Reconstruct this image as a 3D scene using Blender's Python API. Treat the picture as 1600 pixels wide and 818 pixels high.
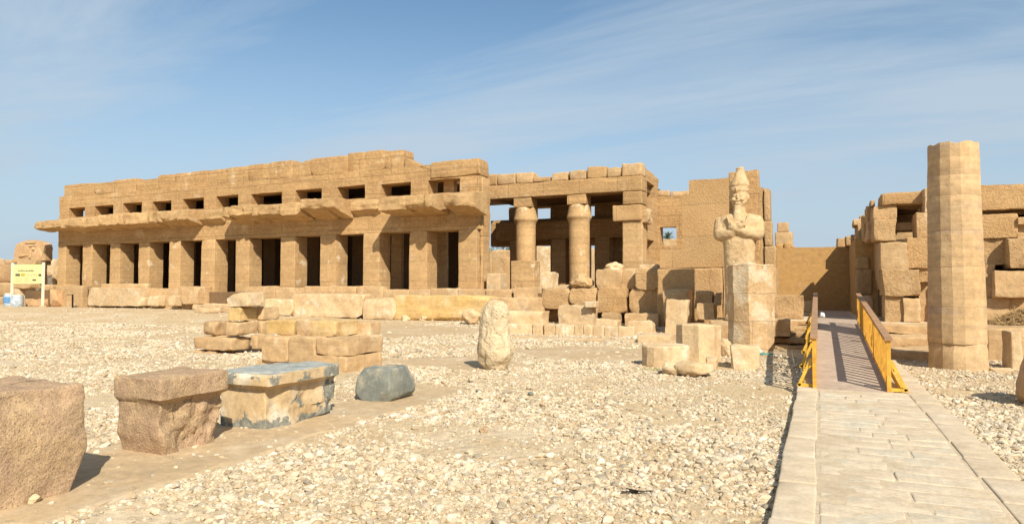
import bpy, bmesh, math, random
import numpy as np
from mathutils import Vector, Matrix, noise

for o in list(bpy.data.objects): bpy.data.objects.remove(o)
SC = bpy.context.scene
COL = SC.collection

# ------------------------------------------------------------------ camera
F_PX, CX, CY = 1063.0, 800.0, 409.0
EYE = Vector((0, 0, 1.75))
YAW, PITCH = math.radians(24.25), math.atan(41 / 1063)
cd = bpy.data.cameras.new('camera'); cam = bpy.data.objects.new('camera', cd); COL.objects.link(cam)
cam.location = EYE
cam.rotation_euler = (math.pi / 2 + PITCH, 0, YAW)
cd.sensor_width = 36; cd.lens = F_PX / 1600 * 36; cd.clip_end = 5000
SC.camera = cam
SC.render.resolution_x = 1024; SC.render.resolution_y = 523

# ------------------------------------------------------------------ light
SUN = Vector((.68, -.74, .82)).normalized()
EL = math.asin(SUN.z); AZ = math.atan2(SUN.x, SUN.y)
SC.view_settings.view_transform = 'Standard'
SC.view_settings.look = 'None'
SC.view_settings.exposure = 0.46
SC.view_settings.gamma = 1.0
w = bpy.data.worlds.new('World'); SC.world = w; w.use_nodes = True
nt = w.node_tree; nt.nodes.clear()
def N(t, ty, **kw):
    n = t.nodes.new(ty)
    for k, v in kw.items(): setattr(n, k, v)
    return n
out = N(nt, 'ShaderNodeOutputWorld'); bg = N(nt, 'ShaderNodeBackground')
sky = N(nt, 'ShaderNodeTexSky', sky_type='NISHITA')
sky.sun_disc = False; sky.sun_elevation = EL; sky.sun_rotation = AZ
sky.air_density = 1.0; sky.dust_density = .5; sky.ozone_density = 1.6
tc = N(nt, 'ShaderNodeTexCoord')
# cirrus: noise on the view direction projected onto a high flat layer
sep = N(nt, 'ShaderNodeSeparateXYZ'); nt.links.new(tc.outputs['Generated'], sep.inputs[0])
mz = N(nt, 'ShaderNodeMath', operation='MAXIMUM'); nt.links.new(sep.outputs[2], mz.inputs[0]); mz.inputs[1].default_value = 0.0
az = N(nt, 'ShaderNodeMath', operation='ADD'); nt.links.new(mz.outputs[0], az.inputs[0]); az.inputs[1].default_value = 0.16
cmb = N(nt, 'ShaderNodeCombineXYZ')
for i in (0, 1):
    d = N(nt, 'ShaderNodeMath', operation='DIVIDE'); nt.links.new(sep.outputs[i], d.inputs[0]); nt.links.new(az.outputs[0], d.inputs[1])
    nt.links.new(d.outputs[0], cmb.inputs[i])
mp = N(nt, 'ShaderNodeMapping'); mp.inputs['Rotation'].default_value = (0, 0, math.radians(-32)); mp.inputs['Scale'].default_value = (.5, 1.9, 1)
mp.inputs['Location'].default_value = (7.3, 2.2, 0)
nt.links.new(cmb.outputs[0], mp.inputs[0])
n1 = N(nt, 'ShaderNodeTexNoise'); n1.inputs['Scale'].default_value = .9; n1.inputs['Detail'].default_value = 10; n1.inputs['Roughness'].default_value = .6; n1.inputs['Distortion'].default_value = .7
nt.links.new(mp.outputs[0], n1.inputs['Vector'])
n2 = N(nt, 'ShaderNodeTexNoise'); n2.inputs['Scale'].default_value = .33; n2.inputs['Detail'].default_value = 3
nt.links.new(mp.outputs[0], n2.inputs['Vector'])
mm = N(nt, 'ShaderNodeMath', operation='MULTIPLY'); nt.links.new(n1.outputs[0], mm.inputs[0]); nt.links.new(n2.outputs[0], mm.inputs[1])
cr = N(nt, 'ShaderNodeMapRange'); cr.inputs[1].default_value = .19; cr.inputs[2].default_value = .305; cr.inputs[3].default_value = 0.04; cr.inputs[4].default_value = .72
nt.links.new(mm.outputs[0], cr.inputs[0])
mix = N(nt, 'ShaderNodeMixRGB'); nt.links.new(cr.outputs[0], mix.inputs[0]); tint = N(nt, 'ShaderNodeMixRGB', blend_type='MULTIPLY'); tint.inputs[0].default_value = 1; tint.inputs[2].default_value = (.96, 1.15, 1.16, 1); nt.links.new(sky.outputs[0], tint.inputs[1]); nt.links.new(tint.outputs[0], mix.inputs[1]); mix.inputs[2].default_value = (5.0, 5.85, 6.6, 1)
hz = N(nt, 'ShaderNodeMapRange', interpolation_type='SMOOTHSTEP'); hz.inputs[1].default_value = 0.0; hz.inputs[2].default_value = .42; hz.inputs[3].default_value = .92; hz.inputs[4].default_value = 0.0
nt.links.new(mz.outputs[0], hz.inputs[0])
haze_mix = N(nt, 'ShaderNodeMixRGB'); nt.links.new(hz.outputs[0], haze_mix.inputs[0]); nt.links.new(mix.outputs[0], haze_mix.inputs[1]); haze_mix.inputs[2].default_value = (4.35, 5.25, 6.2, 1)
nt.links.new(haze_mix.outputs[0], bg.inputs[0]); bg.inputs[1].default_value = 0.083
nt.links.new(bg.outputs[0], out.inputs[0])

sd = bpy.data.lights.new('sun', 'SUN'); so = bpy.data.objects.new('sun', sd); COL.objects.link(so)
sd.energy = 4.8; sd.angle = math.radians(.5); sd.color = (1.0, .93, .80)
so.rotation_euler = SUN.to_track_quat('Z', 'Y').to_euler()

# ------------------------------------------------------------------ projection helpers: photo pixel -> world point
_R = cam.rotation_euler.to_matrix()
def ray(px, py): return _R @ Vector(((px - CX) / F_PX, (CY - py) / F_PX, -1.0))
def at(px, py, Y):
    d = ray(px, py); return EYE + d * ((Y - EYE.y) / d.y)
def atX(px, py, X):
    d = ray(px, py); return EYE + d * ((X - EYE.x) / d.x)
def sm(t): t = max(0., min(1., t)); return t * t * (3 - 2 * t)
def gh(x, y):
    return -.10 + .14 * sm((y - 18) / 12) + .34 * sm((-x - 22) / 20) * sm((y - 22) / 8)
def gnd(px, py, z=None):
    d = ray(px, py); zz = -.1 if z is None else z
    for _ in range(8):
        p = EYE + d * ((zz - EYE.z) / d.z)
        if z is not None: return p
        zz = gh(p.x, p.y)
    return p

# ------------------------------------------------------------------ materials
def rock(name, c1, c2, c3=None, patch=(.58, .68), pscale=1.1, bump=.5, grain=30, gb=.25, strata=.0, joint=None, jit=.10, rough=.92, coarse=2.5, pits=0., speck=None, bdist=.03, pst=None):
    m = bpy.data.materials.new(name); m.use_nodes = True; t = m.node_tree; L = t.links
    b = t.nodes['Principled BSDF']; b.inputs['Roughness'].default_value = rough; b.inputs['Specular IOR Level'].default_value = .25
    g = N(t, 'ShaderNodeNewGeometry'); oi = N(t, 'ShaderNodeObjectInfo')
    pos = g.outputs['Position']
    def noi(scale, det=5, ro=.55, vec=None, out=0):
        n = N(t, 'ShaderNodeTexNoise'); n.inputs['Scale'].default_value = scale; n.inputs['Detail'].default_value = det; n.inputs['Roughness'].default_value = ro
        L.new(vec or pos, n.inputs['Vector']); return n.outputs[out]
    def ramp(s, a, bb, lo=0., hi=1.):
        r = N(t, 'ShaderNodeMapRange'); r.inputs[1].default_value = a; r.inputs[2].default_value = bb; r.inputs[3].default_value = lo; r.inputs[4].default_value = hi
        L.new(s, r.inputs[0]); return r.outputs[0]
    def mixc(f, a, bcol, mode='MIX'):
        x = N(t, 'ShaderNodeMixRGB', blend_type=mode)
        if hasattr(f, 'is_linked') or not isinstance(f, float): L.new(f, x.inputs[0])
        else: x.inputs[0].default_value = f
        for i, c in ((1, a), (2, bcol)):
            if isinstance(c, tuple): x.inputs[i].default_value = (*c, 1)
            else: L.new(c, x.inputs[i])
        return x.outputs[0]
    def comb(s):                                                  # grey from scalar
        c = N(t, 'ShaderNodeCombineXYZ')
        for i in range(3): L.new(s, c.inputs[i])
        return c.outputs[0]
    def add(a, bb, k=1.):
        x = N(t, 'ShaderNodeMath', operation='MULTIPLY_ADD'); L.new(bb, x.inputs[0]); x.inputs[1].default_value = k; L.new(a, x.inputs[2]); return x.outputs[0]
    col = mixc(ramp(noi(.7, 6, .6), .35, .65), c1, c2)
    if pst:
        pm = N(t, 'ShaderNodeMapping'); pm.inputs['Scale'].default_value = pst; L.new(pos, pm.inputs[0])
    if c3: col = mixc(ramp(noi(pscale, 7, .65, pm.outputs[0] if pst else None), *patch), col, c3)
    mp_ = N(t, 'ShaderNodeMapping'); mp_.inputs['Scale'].default_value = (.35, .35, 7); L.new(pos, mp_.inputs[0])
    st = noi(1.0, 4, .6, mp_.outputs[0])
    if strata: col = mixc(1.0, col, comb(ramp(st, .3, .7, 1 - strata, 1 + strata * .6)), 'MULTIPLY')
    f1 = noi(grain, 4, .7)
    col = mixc(1.0, col, comb(ramp(f1, .25, .75, .84, 1.12)), 'MULTIPLY')
    f2 = noi(coarse * 2.2, 6, .65)
    col = mixc(1.0, col, comb(ramp(f2, .3, .7, .80, 1.13)), 'MULTIPLY')
    if speck:
        v = N(t, 'ShaderNodeTexNoise'); v.inputs['Scale'].default_value = 55; v.inputs['Detail'].default_value = 2; L.new(pos, v.inputs['Vector'])
        col = mixc(ramp(v.outputs[0], .56, .62), col, speck)
    col = mixc(1.0, col, comb(ramp(oi.outputs['Random'], 0, 1, 1 - jit, 1 + jit)), 'MULTIPLY')
    h = add(f2, f1, gb)
    h = add(h, st, .4 * (strata > 0))
    if pits:
        v = N(t, 'ShaderNodeTexVoronoi'); v.inputs['Scale'].default_value = 9; L.new(pos, v.inputs['Vector'])
        h = add(h, ramp(v.outputs['Distance'], .0, .35), pits)
    if joint:
        jw, jh = joint
        s = N(t, 'ShaderNodeSeparateXYZ'); L.new(pos, s.inputs[0])
        a = N(t, 'ShaderNodeMath', operation='ADD'); L.new(s.outputs[0], a.inputs[0]); L.new(s.outputs[1], a.inputs[1])
        c = N(t, 'ShaderNodeCombineXYZ'); L.new(a.outputs[0], c.inputs[0]); L.new(s.outputs[2], c.inputs[1])
        wv = N(t, 'ShaderNodeVectorMath', operation='MULTIPLY_ADD'); L.new(noi(1.2, 4, .6, None, 1), wv.inputs[0]); wv.inputs[1].default_value = (.10, .10, 0); L.new(c.outputs[0], wv.inputs[2])
        br = N(t, 'ShaderNodeTexBrick'); br.inputs['Scale'].default_value = 1; br.inputs['Brick Width'].default_value = jw; br.inputs['Row Height'].default_value = jh
        br.inputs['Mortar Size'].default_value = .012; br.inputs['Mortar Smooth'].default_value = .6; br.offset = .43; br.squash = 1.25; br.squash_frequency = 3
        br.inputs['Color1'].default_value = (.95, .95, .94, 1); br.inputs['Color2'].default_value = (1.04, 1.03, 1.02, 1); br.inputs['Mortar'].default_value = (.80, .77, .74, 1)
        L.new(wv.outputs[0], br.inputs['Vector'])
        col = mixc(1.0, col, br.outputs['Color'], 'MULTIPLY')
        h = add(h, br.outputs['Fac'], -.5)
    bp = N(t, 'ShaderNodeBump'); bp.inputs['Strength'].default_value = bump; bp.inputs['Distance'].default_value = bdist; L.new(h, bp.inputs['Height'])
    L.new(bp.outputs[0], b.inputs['Normal']); L.new(col, b.inputs['Base Color'])
    m['io'] = 1
    return m
def flat(name, c, rough=.6, var=.12, scale=8):
    m = bpy.data.materials.new(name); m.use_nodes = True; t = m.node_tree; b = t.nodes['Principled BSDF']
    n = N(t, 'ShaderNodeTexNoise'); n.inputs['Scale'].default_value = scale; n.inputs['Detail'].default_value = 6
    g = N(t, 'ShaderNodeNewGeometry'); t.links.new(g.outputs['Position'], n.inputs['Vector'])
    r = N(t, 'ShaderNodeMapRange'); r.inputs[1].default_value = .3; r.inputs[2].default_value = .7; r.inputs[3].default_value = 1 - var; r.inputs[4].default_value = 1 + var; t.links.new(n.outputs[0], r.inputs[0])
    cc = N(t, 'ShaderNodeVectorMath', operation='SCALE'); cc.inputs[0].default_value = c; t.links.new(r.outputs[0], cc.inputs['Scale'])
    t.links.new(cc.outputs[0], b.inputs['Base Color']); b.inputs['Roughness'].default_value = rough; b.inputs['Specular IOR Level'].default_value = .25 if rough < .6 else .05
    return m
A1, A2, A3 = (.50, .315, .145), (.43, .26, .115), (.58, .42, .245)
M = dict(
    hall=rock('hall_sandstone', A1, A2, A3, (.58, .70), .9, 1.0, strata=.20, bdist=.045, grain=22, joint=(2.3, 1.05), jit=.04),
    pillar=rock('pillar_sandstone', (.52, .34, .165), (.45, .28, .13), (.68, .54, .36), (.60, .68), 1.0, .6, strata=.14, joint=(3.0, 1.1), jit=.06),
    cornice=rock('cornice_sandstone', (.52, .34, .16), (.45, .28, .13), A3, (.6, .7), 1.2, .8, strata=.12, jit=.08, coarse=1.8, bdist=.06),
    sand=rock('sandstone_block', (.53, .36, .19), (.46, .295, .145), (.62, .46, .28), (.56, .68), 1.0, .85, strata=.10),
    pale=rock('pale_sandstone', (.62, .46, .27), (.54, .37, .20), (.70, .57, .40), (.55, .66), 1.2, .85),
    yellow=rock('yellow_sandstone', (.54, .365, .165), (.56, .36, .13), (.60, .45, .25), (.52, .66), 1.0, .7, strata=.14),
    red=rock('reddish_sandstone', (.55, .36, .19), (.50, .31, .16), (.50, .25, .13), (.64, .72), 1.0, .6),
    rough=rock('pecked_sandstone', (.52, .33, .155), (.46, .28, .125), None, bump=.75, grain=20, gb=1.0, coarse=6, bdist=.05, jit=.05, joint=(3.2, 1.35)),
    pecked=rock('pecked_block', (.52, .34, .17), (.45, .28, .13), A3, (.6, .72), 1.0, bump=.85, grain=16, gb=.9, coarse=4, bdist=.05),
    pier=rock('pier_sandstone', (.57, .39, .215), (.50, .32, .155), (.64, .50, .33), (.52, .62), 1.3, bump=.75, grain=17, gb=.8, coarse=3.5, bdist=.04, jit=.02, joint=(6.0, .82)),
    inner=rock('painted_shade_inner_stone', (.20, .12, .06), (.15, .09, .045), None, bump=.5, jit=.05),  # interior shade painted into the stone colour, so the doorways go black
    plaster=rock('mud_plaster', (.50, .29, .105), (.46, .265, .10), (.42, .27, .14), (.62, .72), .5, .25, strata=.05, jit=.02),
    statue=rock('statue_stone', (.57, .405, .22), (.51, .34, .17), (.63, .48, .30), (.5, .7), 1.3, .6, grain=22, jit=.02, coarse=3),
    column=rock('column_sandstone', (.55, .385, .215), (.50, .33, .165), (.43, .30, .185), (.53, .63), 1.1, .55, strata=.14, jit=.045, pst=(.3, .3, 1.7)),
    granite=rock('pink_granite', (.46, .305, .18), (.41, .275, .165), (.50, .345, .19), (.5, .62), 1.4, .75, grain=42, gb=.6, speck=(.29, .19, .125), bdist=.035, coarse=5, jit=.04),
    dark=rock('grey_granodiorite', (.15, .16, .145), (.23, .23, .185), (.36, .31, .22), (.5, .66), 2.2, .8, grain=55, gb=.4, rough=.75, bdist=.015, coarse=4),
    lime=rock('pitted_limestone', (.66, .52, .33), (.58, .43, .25), (.52, .35, .18), (.60, .70), 1.6, 1.0, grain=20, gb=.6, pits=.5, bdist=.05, coarse=3.5),
    paver=rock('path_stone', (.60, .485, .34), (.56, .44, .305), (.53, .46, .34), (.5, .6), 1.4, .35, grain=26, jit=.02, coarse=3, bdist=.015),
    kerb=rock('kerb_stone', (.58, .46, .315), (.54, .42, .28), (.61, .50, .36), (.5, .65), 1.2, .3, grain=30, jit=.02, coarse=2, bdist=.012),
    mortar=rock('path_mortar', (.56, .445, .30), (.51, .395, .26), None, bump=.5, bdist=.02, jit=.0),
    ramp=rock('ramp_concrete', (.45, .34, .25), (.41, .31, .235), (.48, .37, .27), (.5, .7), 1.0, .2, strata=0., grain=30, jit=.0, bdist=.01),
    ground=rock('sandy_ground', (.56, .42, .25), (.51, .37, .205), (.60, .475, .315), (.48, .62), .45, .7, grain=14, gb=1.3, jit=0, coarse=3.2, bdist=.035),
    strip=rock('smooth_sand_strip', (.50, .365, .215), (.455, .325, .185), (.53, .41, .27), (.5, .65), .8, .3, grain=16, gb=.6, jit=0, bdist=.015),
    hill=rock('scrub_hillside', (.33, .24, .15), (.25, .18, .11), (.07, .07, .04), (.54, .58), .22, .8, jit=0, bdist=.4, grain=1.5),
    wood=flat('orange_painted_wood', (.60, .31, .045), .55, .25, 9), wood2=flat('worn_brown_handrail', (.34, .20, .11), .6, .2, 5),
    yellowp=flat('yellow_painted_brace', (.62, .37, .06), .6, .25, 9),
    white=flat('cream_painted_post', (.72, .66, .50), .5), board=flat('faded_yellow_panel', (.70, .64, .29), .5, .06, 2),
    ink=flat('dark_print', (.09, .09, .05), .6), ink2=flat('faded_print', (.42, .40, .20), .6), ink3=flat('orange_print', (.50, .38, .08), .6), blue=flat('blue_band', (.10, .24, .45), .5, .2, 12),
    jar=flat('white_blue_drum', (.40, .46, .50), .45, .35, 5), frond=flat('palm_green', (.055, .085, .03), .6, .3, 2), bark=flat('palm_bark', (.18, .13, .085), .9, .3, 4),
    leafm=flat('tree_leaf', (.06, .09, .03), .6, .35, 2), brush=flat('dry_brush', (.34, .22, .10), .9, .3, 10), weed=flat('yellow_green_weed', (.30, .30, .08), .9, .3, 10),
    rag=flat('dark_rag', (.03, .022, .018), .9), hose=flat('turquoise_plastic', (.04, .33, .30), .4), wht=flat('white_plastic', (.8, .8, .76), .5),
)
GR = [rock('gravel_chip_%s' % k, c, c2, None, bump=.4, grain=40, jit=.16, bdist=.01) for k, c, c2 in
      (('cream', (.57, .465, .32), (.53, .42, .275)), ('tan', (.47, .36, .23), (.42, .31, .19)), ('white', (.63, .535, .41), (.58, .485, .35)), ('grey', (.34, .28, .20), (.40, .33, .235)))]

# ------------------------------------------------------------------ object helpers
WL = {}                                                             # world positions of everything built
def obj(name, verts, faces, mat, parent=None, smooth=32, origin=None):
    me = bpy.data.meshes.new(name)
    V = np.asarray(verts, dtype=float)
    if origin is None: c = Vector(((V[:, 0].min() + V[:, 0].max()) / 2, (V[:, 1].min() + V[:, 1].max()) / 2, V[:, 2].min()))
    else: c = Vector(origin)
    me.from_pydata((V - np.array(c)).tolist(), [], faces)
    bm = bmesh.new(); bm.from_mesh(me); bmesh.ops.recalc_face_normals(bm, faces=bm.faces); bm.to_mesh(me); bm.free()
    if smooth:
        me.polygons.foreach_set('use_smooth', [True] * len(me.polygons)); me.set_sharp_from_angle(angle=math.radians(smooth))
    me.materials.append(M[mat] if isinstance(mat, str) else mat)
    o = bpy.data.objects.new(name, me); COL.objects.link(o)
    if parent: o.parent = parent; o.location = c - WL.get(parent.name, parent.location)
    else: o.location = c
    WL[o.name] = c
    return o
def tag(o, label=None, cat=None, group=None, kind=None):
    if label: o['label'] = label
    if cat: o['category'] = cat
    if group: o['group'] = group
    if kind: o['kind'] = kind
    return o
def empty(name, loc, label, cat, group=None):
    e = bpy.data.objects.new(name, None); COL.objects.link(e); e.location = loc; e.empty_display_size = .3
    return tag(e, label, cat, group)
def lattice(h, n, r):
    n = max(2, n)
    a = [-h, -h + r * .5, -h + r * 1.3] + [(-h + r * 1.3) + (2 * h - 2.6 * r) * i / n for i in range(1, n)] + [h - r * 1.3, h - r * .5, h]
    return a
_seed = [7]
def rbox(size, seg=.22, r=.06, amp=.03, chips=5, chip=.18, seed=None, freq=1.3):
    """a worn, chipped box: verts relative to its centre, faces"""
    if seed is None: _seed[0] += 1; seed = _seed[0]
    rnd = random.Random(seed)
    hs = [s / 2 for s in size]; r = min(r, min(hs) * .45)
    L = [lattice(h, int(round(2 * h / seg)), r) for h in hs]
    n = [len(a) - 1 for a in L]; idx = {}; V = []; Fc = []
    off = Vector((seed * 3.71 % 97, seed * 1.93 % 89, seed * 5.17 % 83))
    planes = []
    for _ in range(chips):
        v = Vector([rnd.choice((-1, 1)) * rnd.uniform(.25, 1) if rnd.random() < .8 else rnd.uniform(-.2, .2) for _ in range(3)]).normalized()
        sup = sum(abs(v[i]) * hs[i] for i in range(3)); planes.append((v, sup - rnd.uniform(.25, 1) * min(hs) * 2 * chip))
    def vid(i, j, k):
        key = (i, j, k)
        if key in idx: return idx[key]
        p = Vector((L[0][i], L[1][j], L[2][k]))
        q = Vector([max(-hs[a] + r, min(hs[a] - r, p[a])) for a in range(3)])
        d = p - q; nn = d.normalized() if d.length > 1e-6 else Vector((0, 0, 1))
        p = q + nn * r
        for v, ds in planes:
            e = p.dot(v) - ds
            if e > 0: p = p - v * e * .92
        s = p * freq + off
        p = p + nn * (noise.fractal(s, .9, 2.1, 4) * amp) + noise.noise_vector(s * .7) * amp * .5
        idx[key] = len(V); V.append(p); return idx[key]
    for a in range(3):
        b, c = (a + 1) % 3, (a + 2) % 3
        for side in (0, n[a]):
            for i in range(n[b]):
                for j in range(n[c]):
                    f = []
                    for (x, y) in ((i, j), (i + 1, j), (i + 1, j + 1), (i, j + 1)):
                        k = [0, 0, 0]; k[a] = side; k[b] = x; k[c] = y; f.append(vid(*k))
                    Fc.append(f)
    return V, Fc
def place(V, c, yaw=0, tilt=(0, 0), warp=None):
    R = Matrix.Rotation(yaw, 3, 'Z') @ Matrix.Rotation(tilt[0], 3, 'X') @ Matrix.Rotation(tilt[1], 3, 'Y')
    c = Vector(c)
    if warp: V = [warp(v) for v in V]
    return [c + R @ v for v in V]
def merge(parts):
    V = []; Fc = []
    for v, f in parts:
        o = len(V); V += list(v); Fc += [[i + o for i in x] for x in f]
    return V, Fc
def span(px0, py0, px1, py1, Y, d):
    """world box whose outline (front face plus the side face one sees) fills the pixel rectangle"""
    pm = (px0 + px1) / 2; vp = 1279
    a = at(px0, py1, Y).x if pm < vp else at(px0, py1, Y + d).x
    b = at(px1, py1, Y + d).x if pm < vp else at(px1, py1, Y).x
    a0, b0 = at(px0, py1, Y).x, at(px1, py1, Y).x
    if b - a < .35 * (b0 - a0): a, b = (a0, a0 + .5 * (b0 - a0)) if pm < vp else (b0 - .5 * (b0 - a0), b0)
    z0 = at(pm, py1, Y).z
    z1 = at(pm, py0, Y + d).z if py0 > 451 else at(pm, py0, Y).z
    return a, b, z0, z1
def block(label, px0, py0, px1, py1, Y=None, d=None, mat='sand', name='stone_block', cat='stone block', parent=None, group=None, yaw=0, tilt=(0, 0), sink=.04, zb=None, warp=None, flush=False, **kw):
    if Y is None: Y = gnd((px0 + px1) / 2, py1).y
    if d is None: d = min(1.3, .7 * abs(at(px1, py1, Y).x - at(px0, py1, Y).x) + .25)
    a, b, z0, z1 = span(px0, py0, px1, py1, Y, d)
    if flush: a, b = at(px0, py1, Y).x, at(px1, py1, Y).x
    if zb is not None: z0 = zb
    z0 -= sink
    V, Fc = rbox((b - a, d, z1 - z0), **kw)
    V = place(V, ((a + b) / 2, Y + d / 2, (z0 + z1) / 2), yaw, tilt, warp)
    o = obj(name, V, Fc, mat, parent)
    if parent is None: tag(o, label, cat, group)
    elif label: o['label'] = label
    return o
def wbox(name, x0, x1, y0, y1, z0, z1, mat, parent=None, **kw):
    k = dict(seg=.5, r=.03, amp=.015, chips=2, chip=.06); k.update(kw)
    V, Fc = rbox((x1 - x0, y1 - y0, z1 - z0), **k)
    return obj(name, place(V, ((x0 + x1) / 2, (y0 + y1) / 2, (z0 + z1) / 2)), Fc, mat, parent)
def refine(a, step, breaks):
    xs = sorted(set([round(v, 4) for v in breaks])); o = [xs[0]]
    for p, q in zip(xs, xs[1:]):
        n = max(1, int(round((q - p) / step)))
        o += [p + (q - p) * i / n for i in range(1, n + 1)]
    return o
def holewall(name, x0, x1, z0, z1, t0, t1, holes, mat, parent=None, axis='Y', tops=None, amp=.03, step=.45, label=None):
    """wall in the X-Z plane (axis 'Y') or Y-Z plane (axis 'X') with rectangular openings and a stepped top"""
    bx = [x0, x1] + [h[0] for h in holes] + [h[1] for h in holes] + ([t[0] for t in tops] if tops else [])
    bz = [z0, z1] + [h[2] for h in holes] + [h[3] for h in holes] + ([t[2] for t in tops] if tops else [])
    xs = refine(0, step, [v for v in bx if x0 <= v <= x1]); zs = refine(0, step, [v for v in bz if z0 <= v <= z1]); ts = [t0, (t0 + t1) / 2, t1]
    def filled(i, j):
        if i < 0 or j < 0 or i >= len(xs) - 1 or j >= len(zs) - 1: return False
        cx = (xs[i] + xs[i + 1]) / 2; cz = (zs[j] + zs[j + 1]) / 2
        if tops:
            for a, b, zt in tops:
                if a <= cx < b and cz > zt: return False
        return not any(h[0] < cx < h[1] and h[2] < cz < h[3] for h in holes)
    idx = {}; V = []; Fc = []
    def v(i, k, j):
        key = (i, k, j)
        if key not in idx:
            p = Vector((xs[i], ts[k], zs[j])) if axis == 'Y' else Vector((ts[k], xs[i], zs[j]))
            p = p + noise.noise_vector(p * .9 + Vector((3, 7, 1))) * amp + noise.noise_vector(p * 3.1) * amp * .5
            idx[key] = len(V); V.append(p)
        return idx[key]
    T = len(ts) - 1
    for i in range(len(xs) - 1):
        for j in range(len(zs) - 1):
            if not filled(i, j): continue
            for k in (0, T): Fc.append([v(i, k, j), v(i + 1, k, j), v(i + 1, k, j + 1), v(i, k, j + 1)])
            for k in range(T):
                if not filled(i - 1, j): Fc.append([v(i, k, j), v(i, k + 1, j), v(i, k + 1, j + 1), v(i, k, j + 1)])
                if not filled(i + 1, j): Fc.append([v(i + 1, k, j), v(i + 1, k + 1, j), v(i + 1, k + 1, j + 1), v(i + 1, k, j + 1)])
                if not filled(i, j - 1): Fc.append([v(i, k, j), v(i + 1, k, j), v(i + 1, k + 1, j), v(i, k + 1, j)])
                if not filled(i, j + 1): Fc.append([v(i, k, j + 1), v(i + 1, k, j + 1), v(i + 1, k + 1, j + 1), v(i, k + 1, j + 1)])
    o = obj(name, V, Fc, mat, parent, smooth=30)
    if label: o['label'] = label
    return o
def lathe(c, prof, n=32, rot=0, amp=.0, sub=1, freq=1.5, fn=None):
    """prof: (radius, z) from the bottom up; closed at both ends"""
    V = []; Fc = []; m = n * sub
    for r, z in prof:
        for i in range(m):
            a = rot + 2 * math.pi * i / m
            if sub > 1:
                k = (i % sub) / sub; h = math.pi / n; rr = r * math.cos(h) / math.cos((k * 2 - 1) * h)
            else: rr = r
            p = Vector((c[0] + rr * math.cos(a), c[1] + rr * math.sin(a), z))
            if amp: p += noise.noise_vector(p * freq) * amp + noise.noise_vector(p * freq * 3.3) * amp * .4
            if fn: p = fn(p)
            V.append(p)
    for k in range(len(prof) - 1):
        for i in range(m):
            j = (i + 1) % m; Fc.append([k * m + i, k * m + j, (k + 1) * m + j, (k + 1) * m + i])
    for base, z in ((0, prof[0][1]), ((len(prof) - 1) * m, prof[-1][1])):
        V.append(Vector((c[0], c[1], z))); e = len(V) - 1
        for i in range(m): Fc.append([base + i, base + (i + 1) % m, e])
    return V, Fc
def zlist(r0, r1, z0, z1, n): return [(r0 + (r1 - r0) * i / n, z0 + (z1 - z0) * i / n) for i in range(n + 1)]
def boulder(c, rad, seed=1, amp=.3, cuts=6, sub=4, freq=1.2, flatb=None, cutd=(.55, .85)):
    bm = bmesh.new(); bmesh.ops.create_icosphere(bm, subdivisions=sub, radius=1)
    rnd = random.Random(seed); off = Vector((seed * 7.3 % 50, seed * 2.9 % 50, seed))
    pl = [(Vector((rnd.gauss(0, 1), rnd.gauss(0, 1), rnd.gauss(0, .7))).normalized(), rnd.uniform(*cutd)) for _ in range(cuts)]
    V = []
    for v in bm.verts:
        p = v.co.copy()
        for n_, d_ in pl:
            e = p.dot(n_) - d_
            if e > 0: p -= n_ * e * .9
        p *= 1 + amp * noise.fractal(v.co * freq + off, .9, 2.2, 5)
        V.append(Vector((c[0] + p.x * rad[0], c[1] + p.y * rad[1], c[2] + p.z * rad[2])))
    Fc = [[v.index for v in f.verts] for f in bm.faces]; bm.free()
    return V, Fc

# ------------------------------------------------------------------ ground
def coords(lo, hi, step, far):
    a = list(np.arange(lo, hi + .01, step)); s = step; x = lo
    L = []; x = lo
    while x > -far: s *= 1.35; x -= s; L.append(x)
    s = step; x = hi; Rr = []
    while x < far: s *= 1.35; x += s; Rr.append(x)
    return L[::-1] + a + Rr
gx = coords(-50, 16, .3, 1500); gy = coords(-4, 34, .3, 1800)
GV = []; 
for y in gy:
    for x in gx:
        z = gh(x, y)
        if -55 < x < 20 and -6 < y < 38: z += noise.fractal(Vector((x * .5, y * .5, 0)), .9, 2, 4) * .022
        GV.append((x, y, z))
nx = len(gx)
GF = [[j * nx + i, j * nx + i + 1, (j + 1) * nx + i + 1, (j + 1) * nx + i] for j in range(len(gy) - 1) for i in range(nx - 1)]
g = obj('ground', GV, GF, 'ground', smooth=60, origin=(0, 0, 0)); tag(g, kind='structure')

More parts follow.
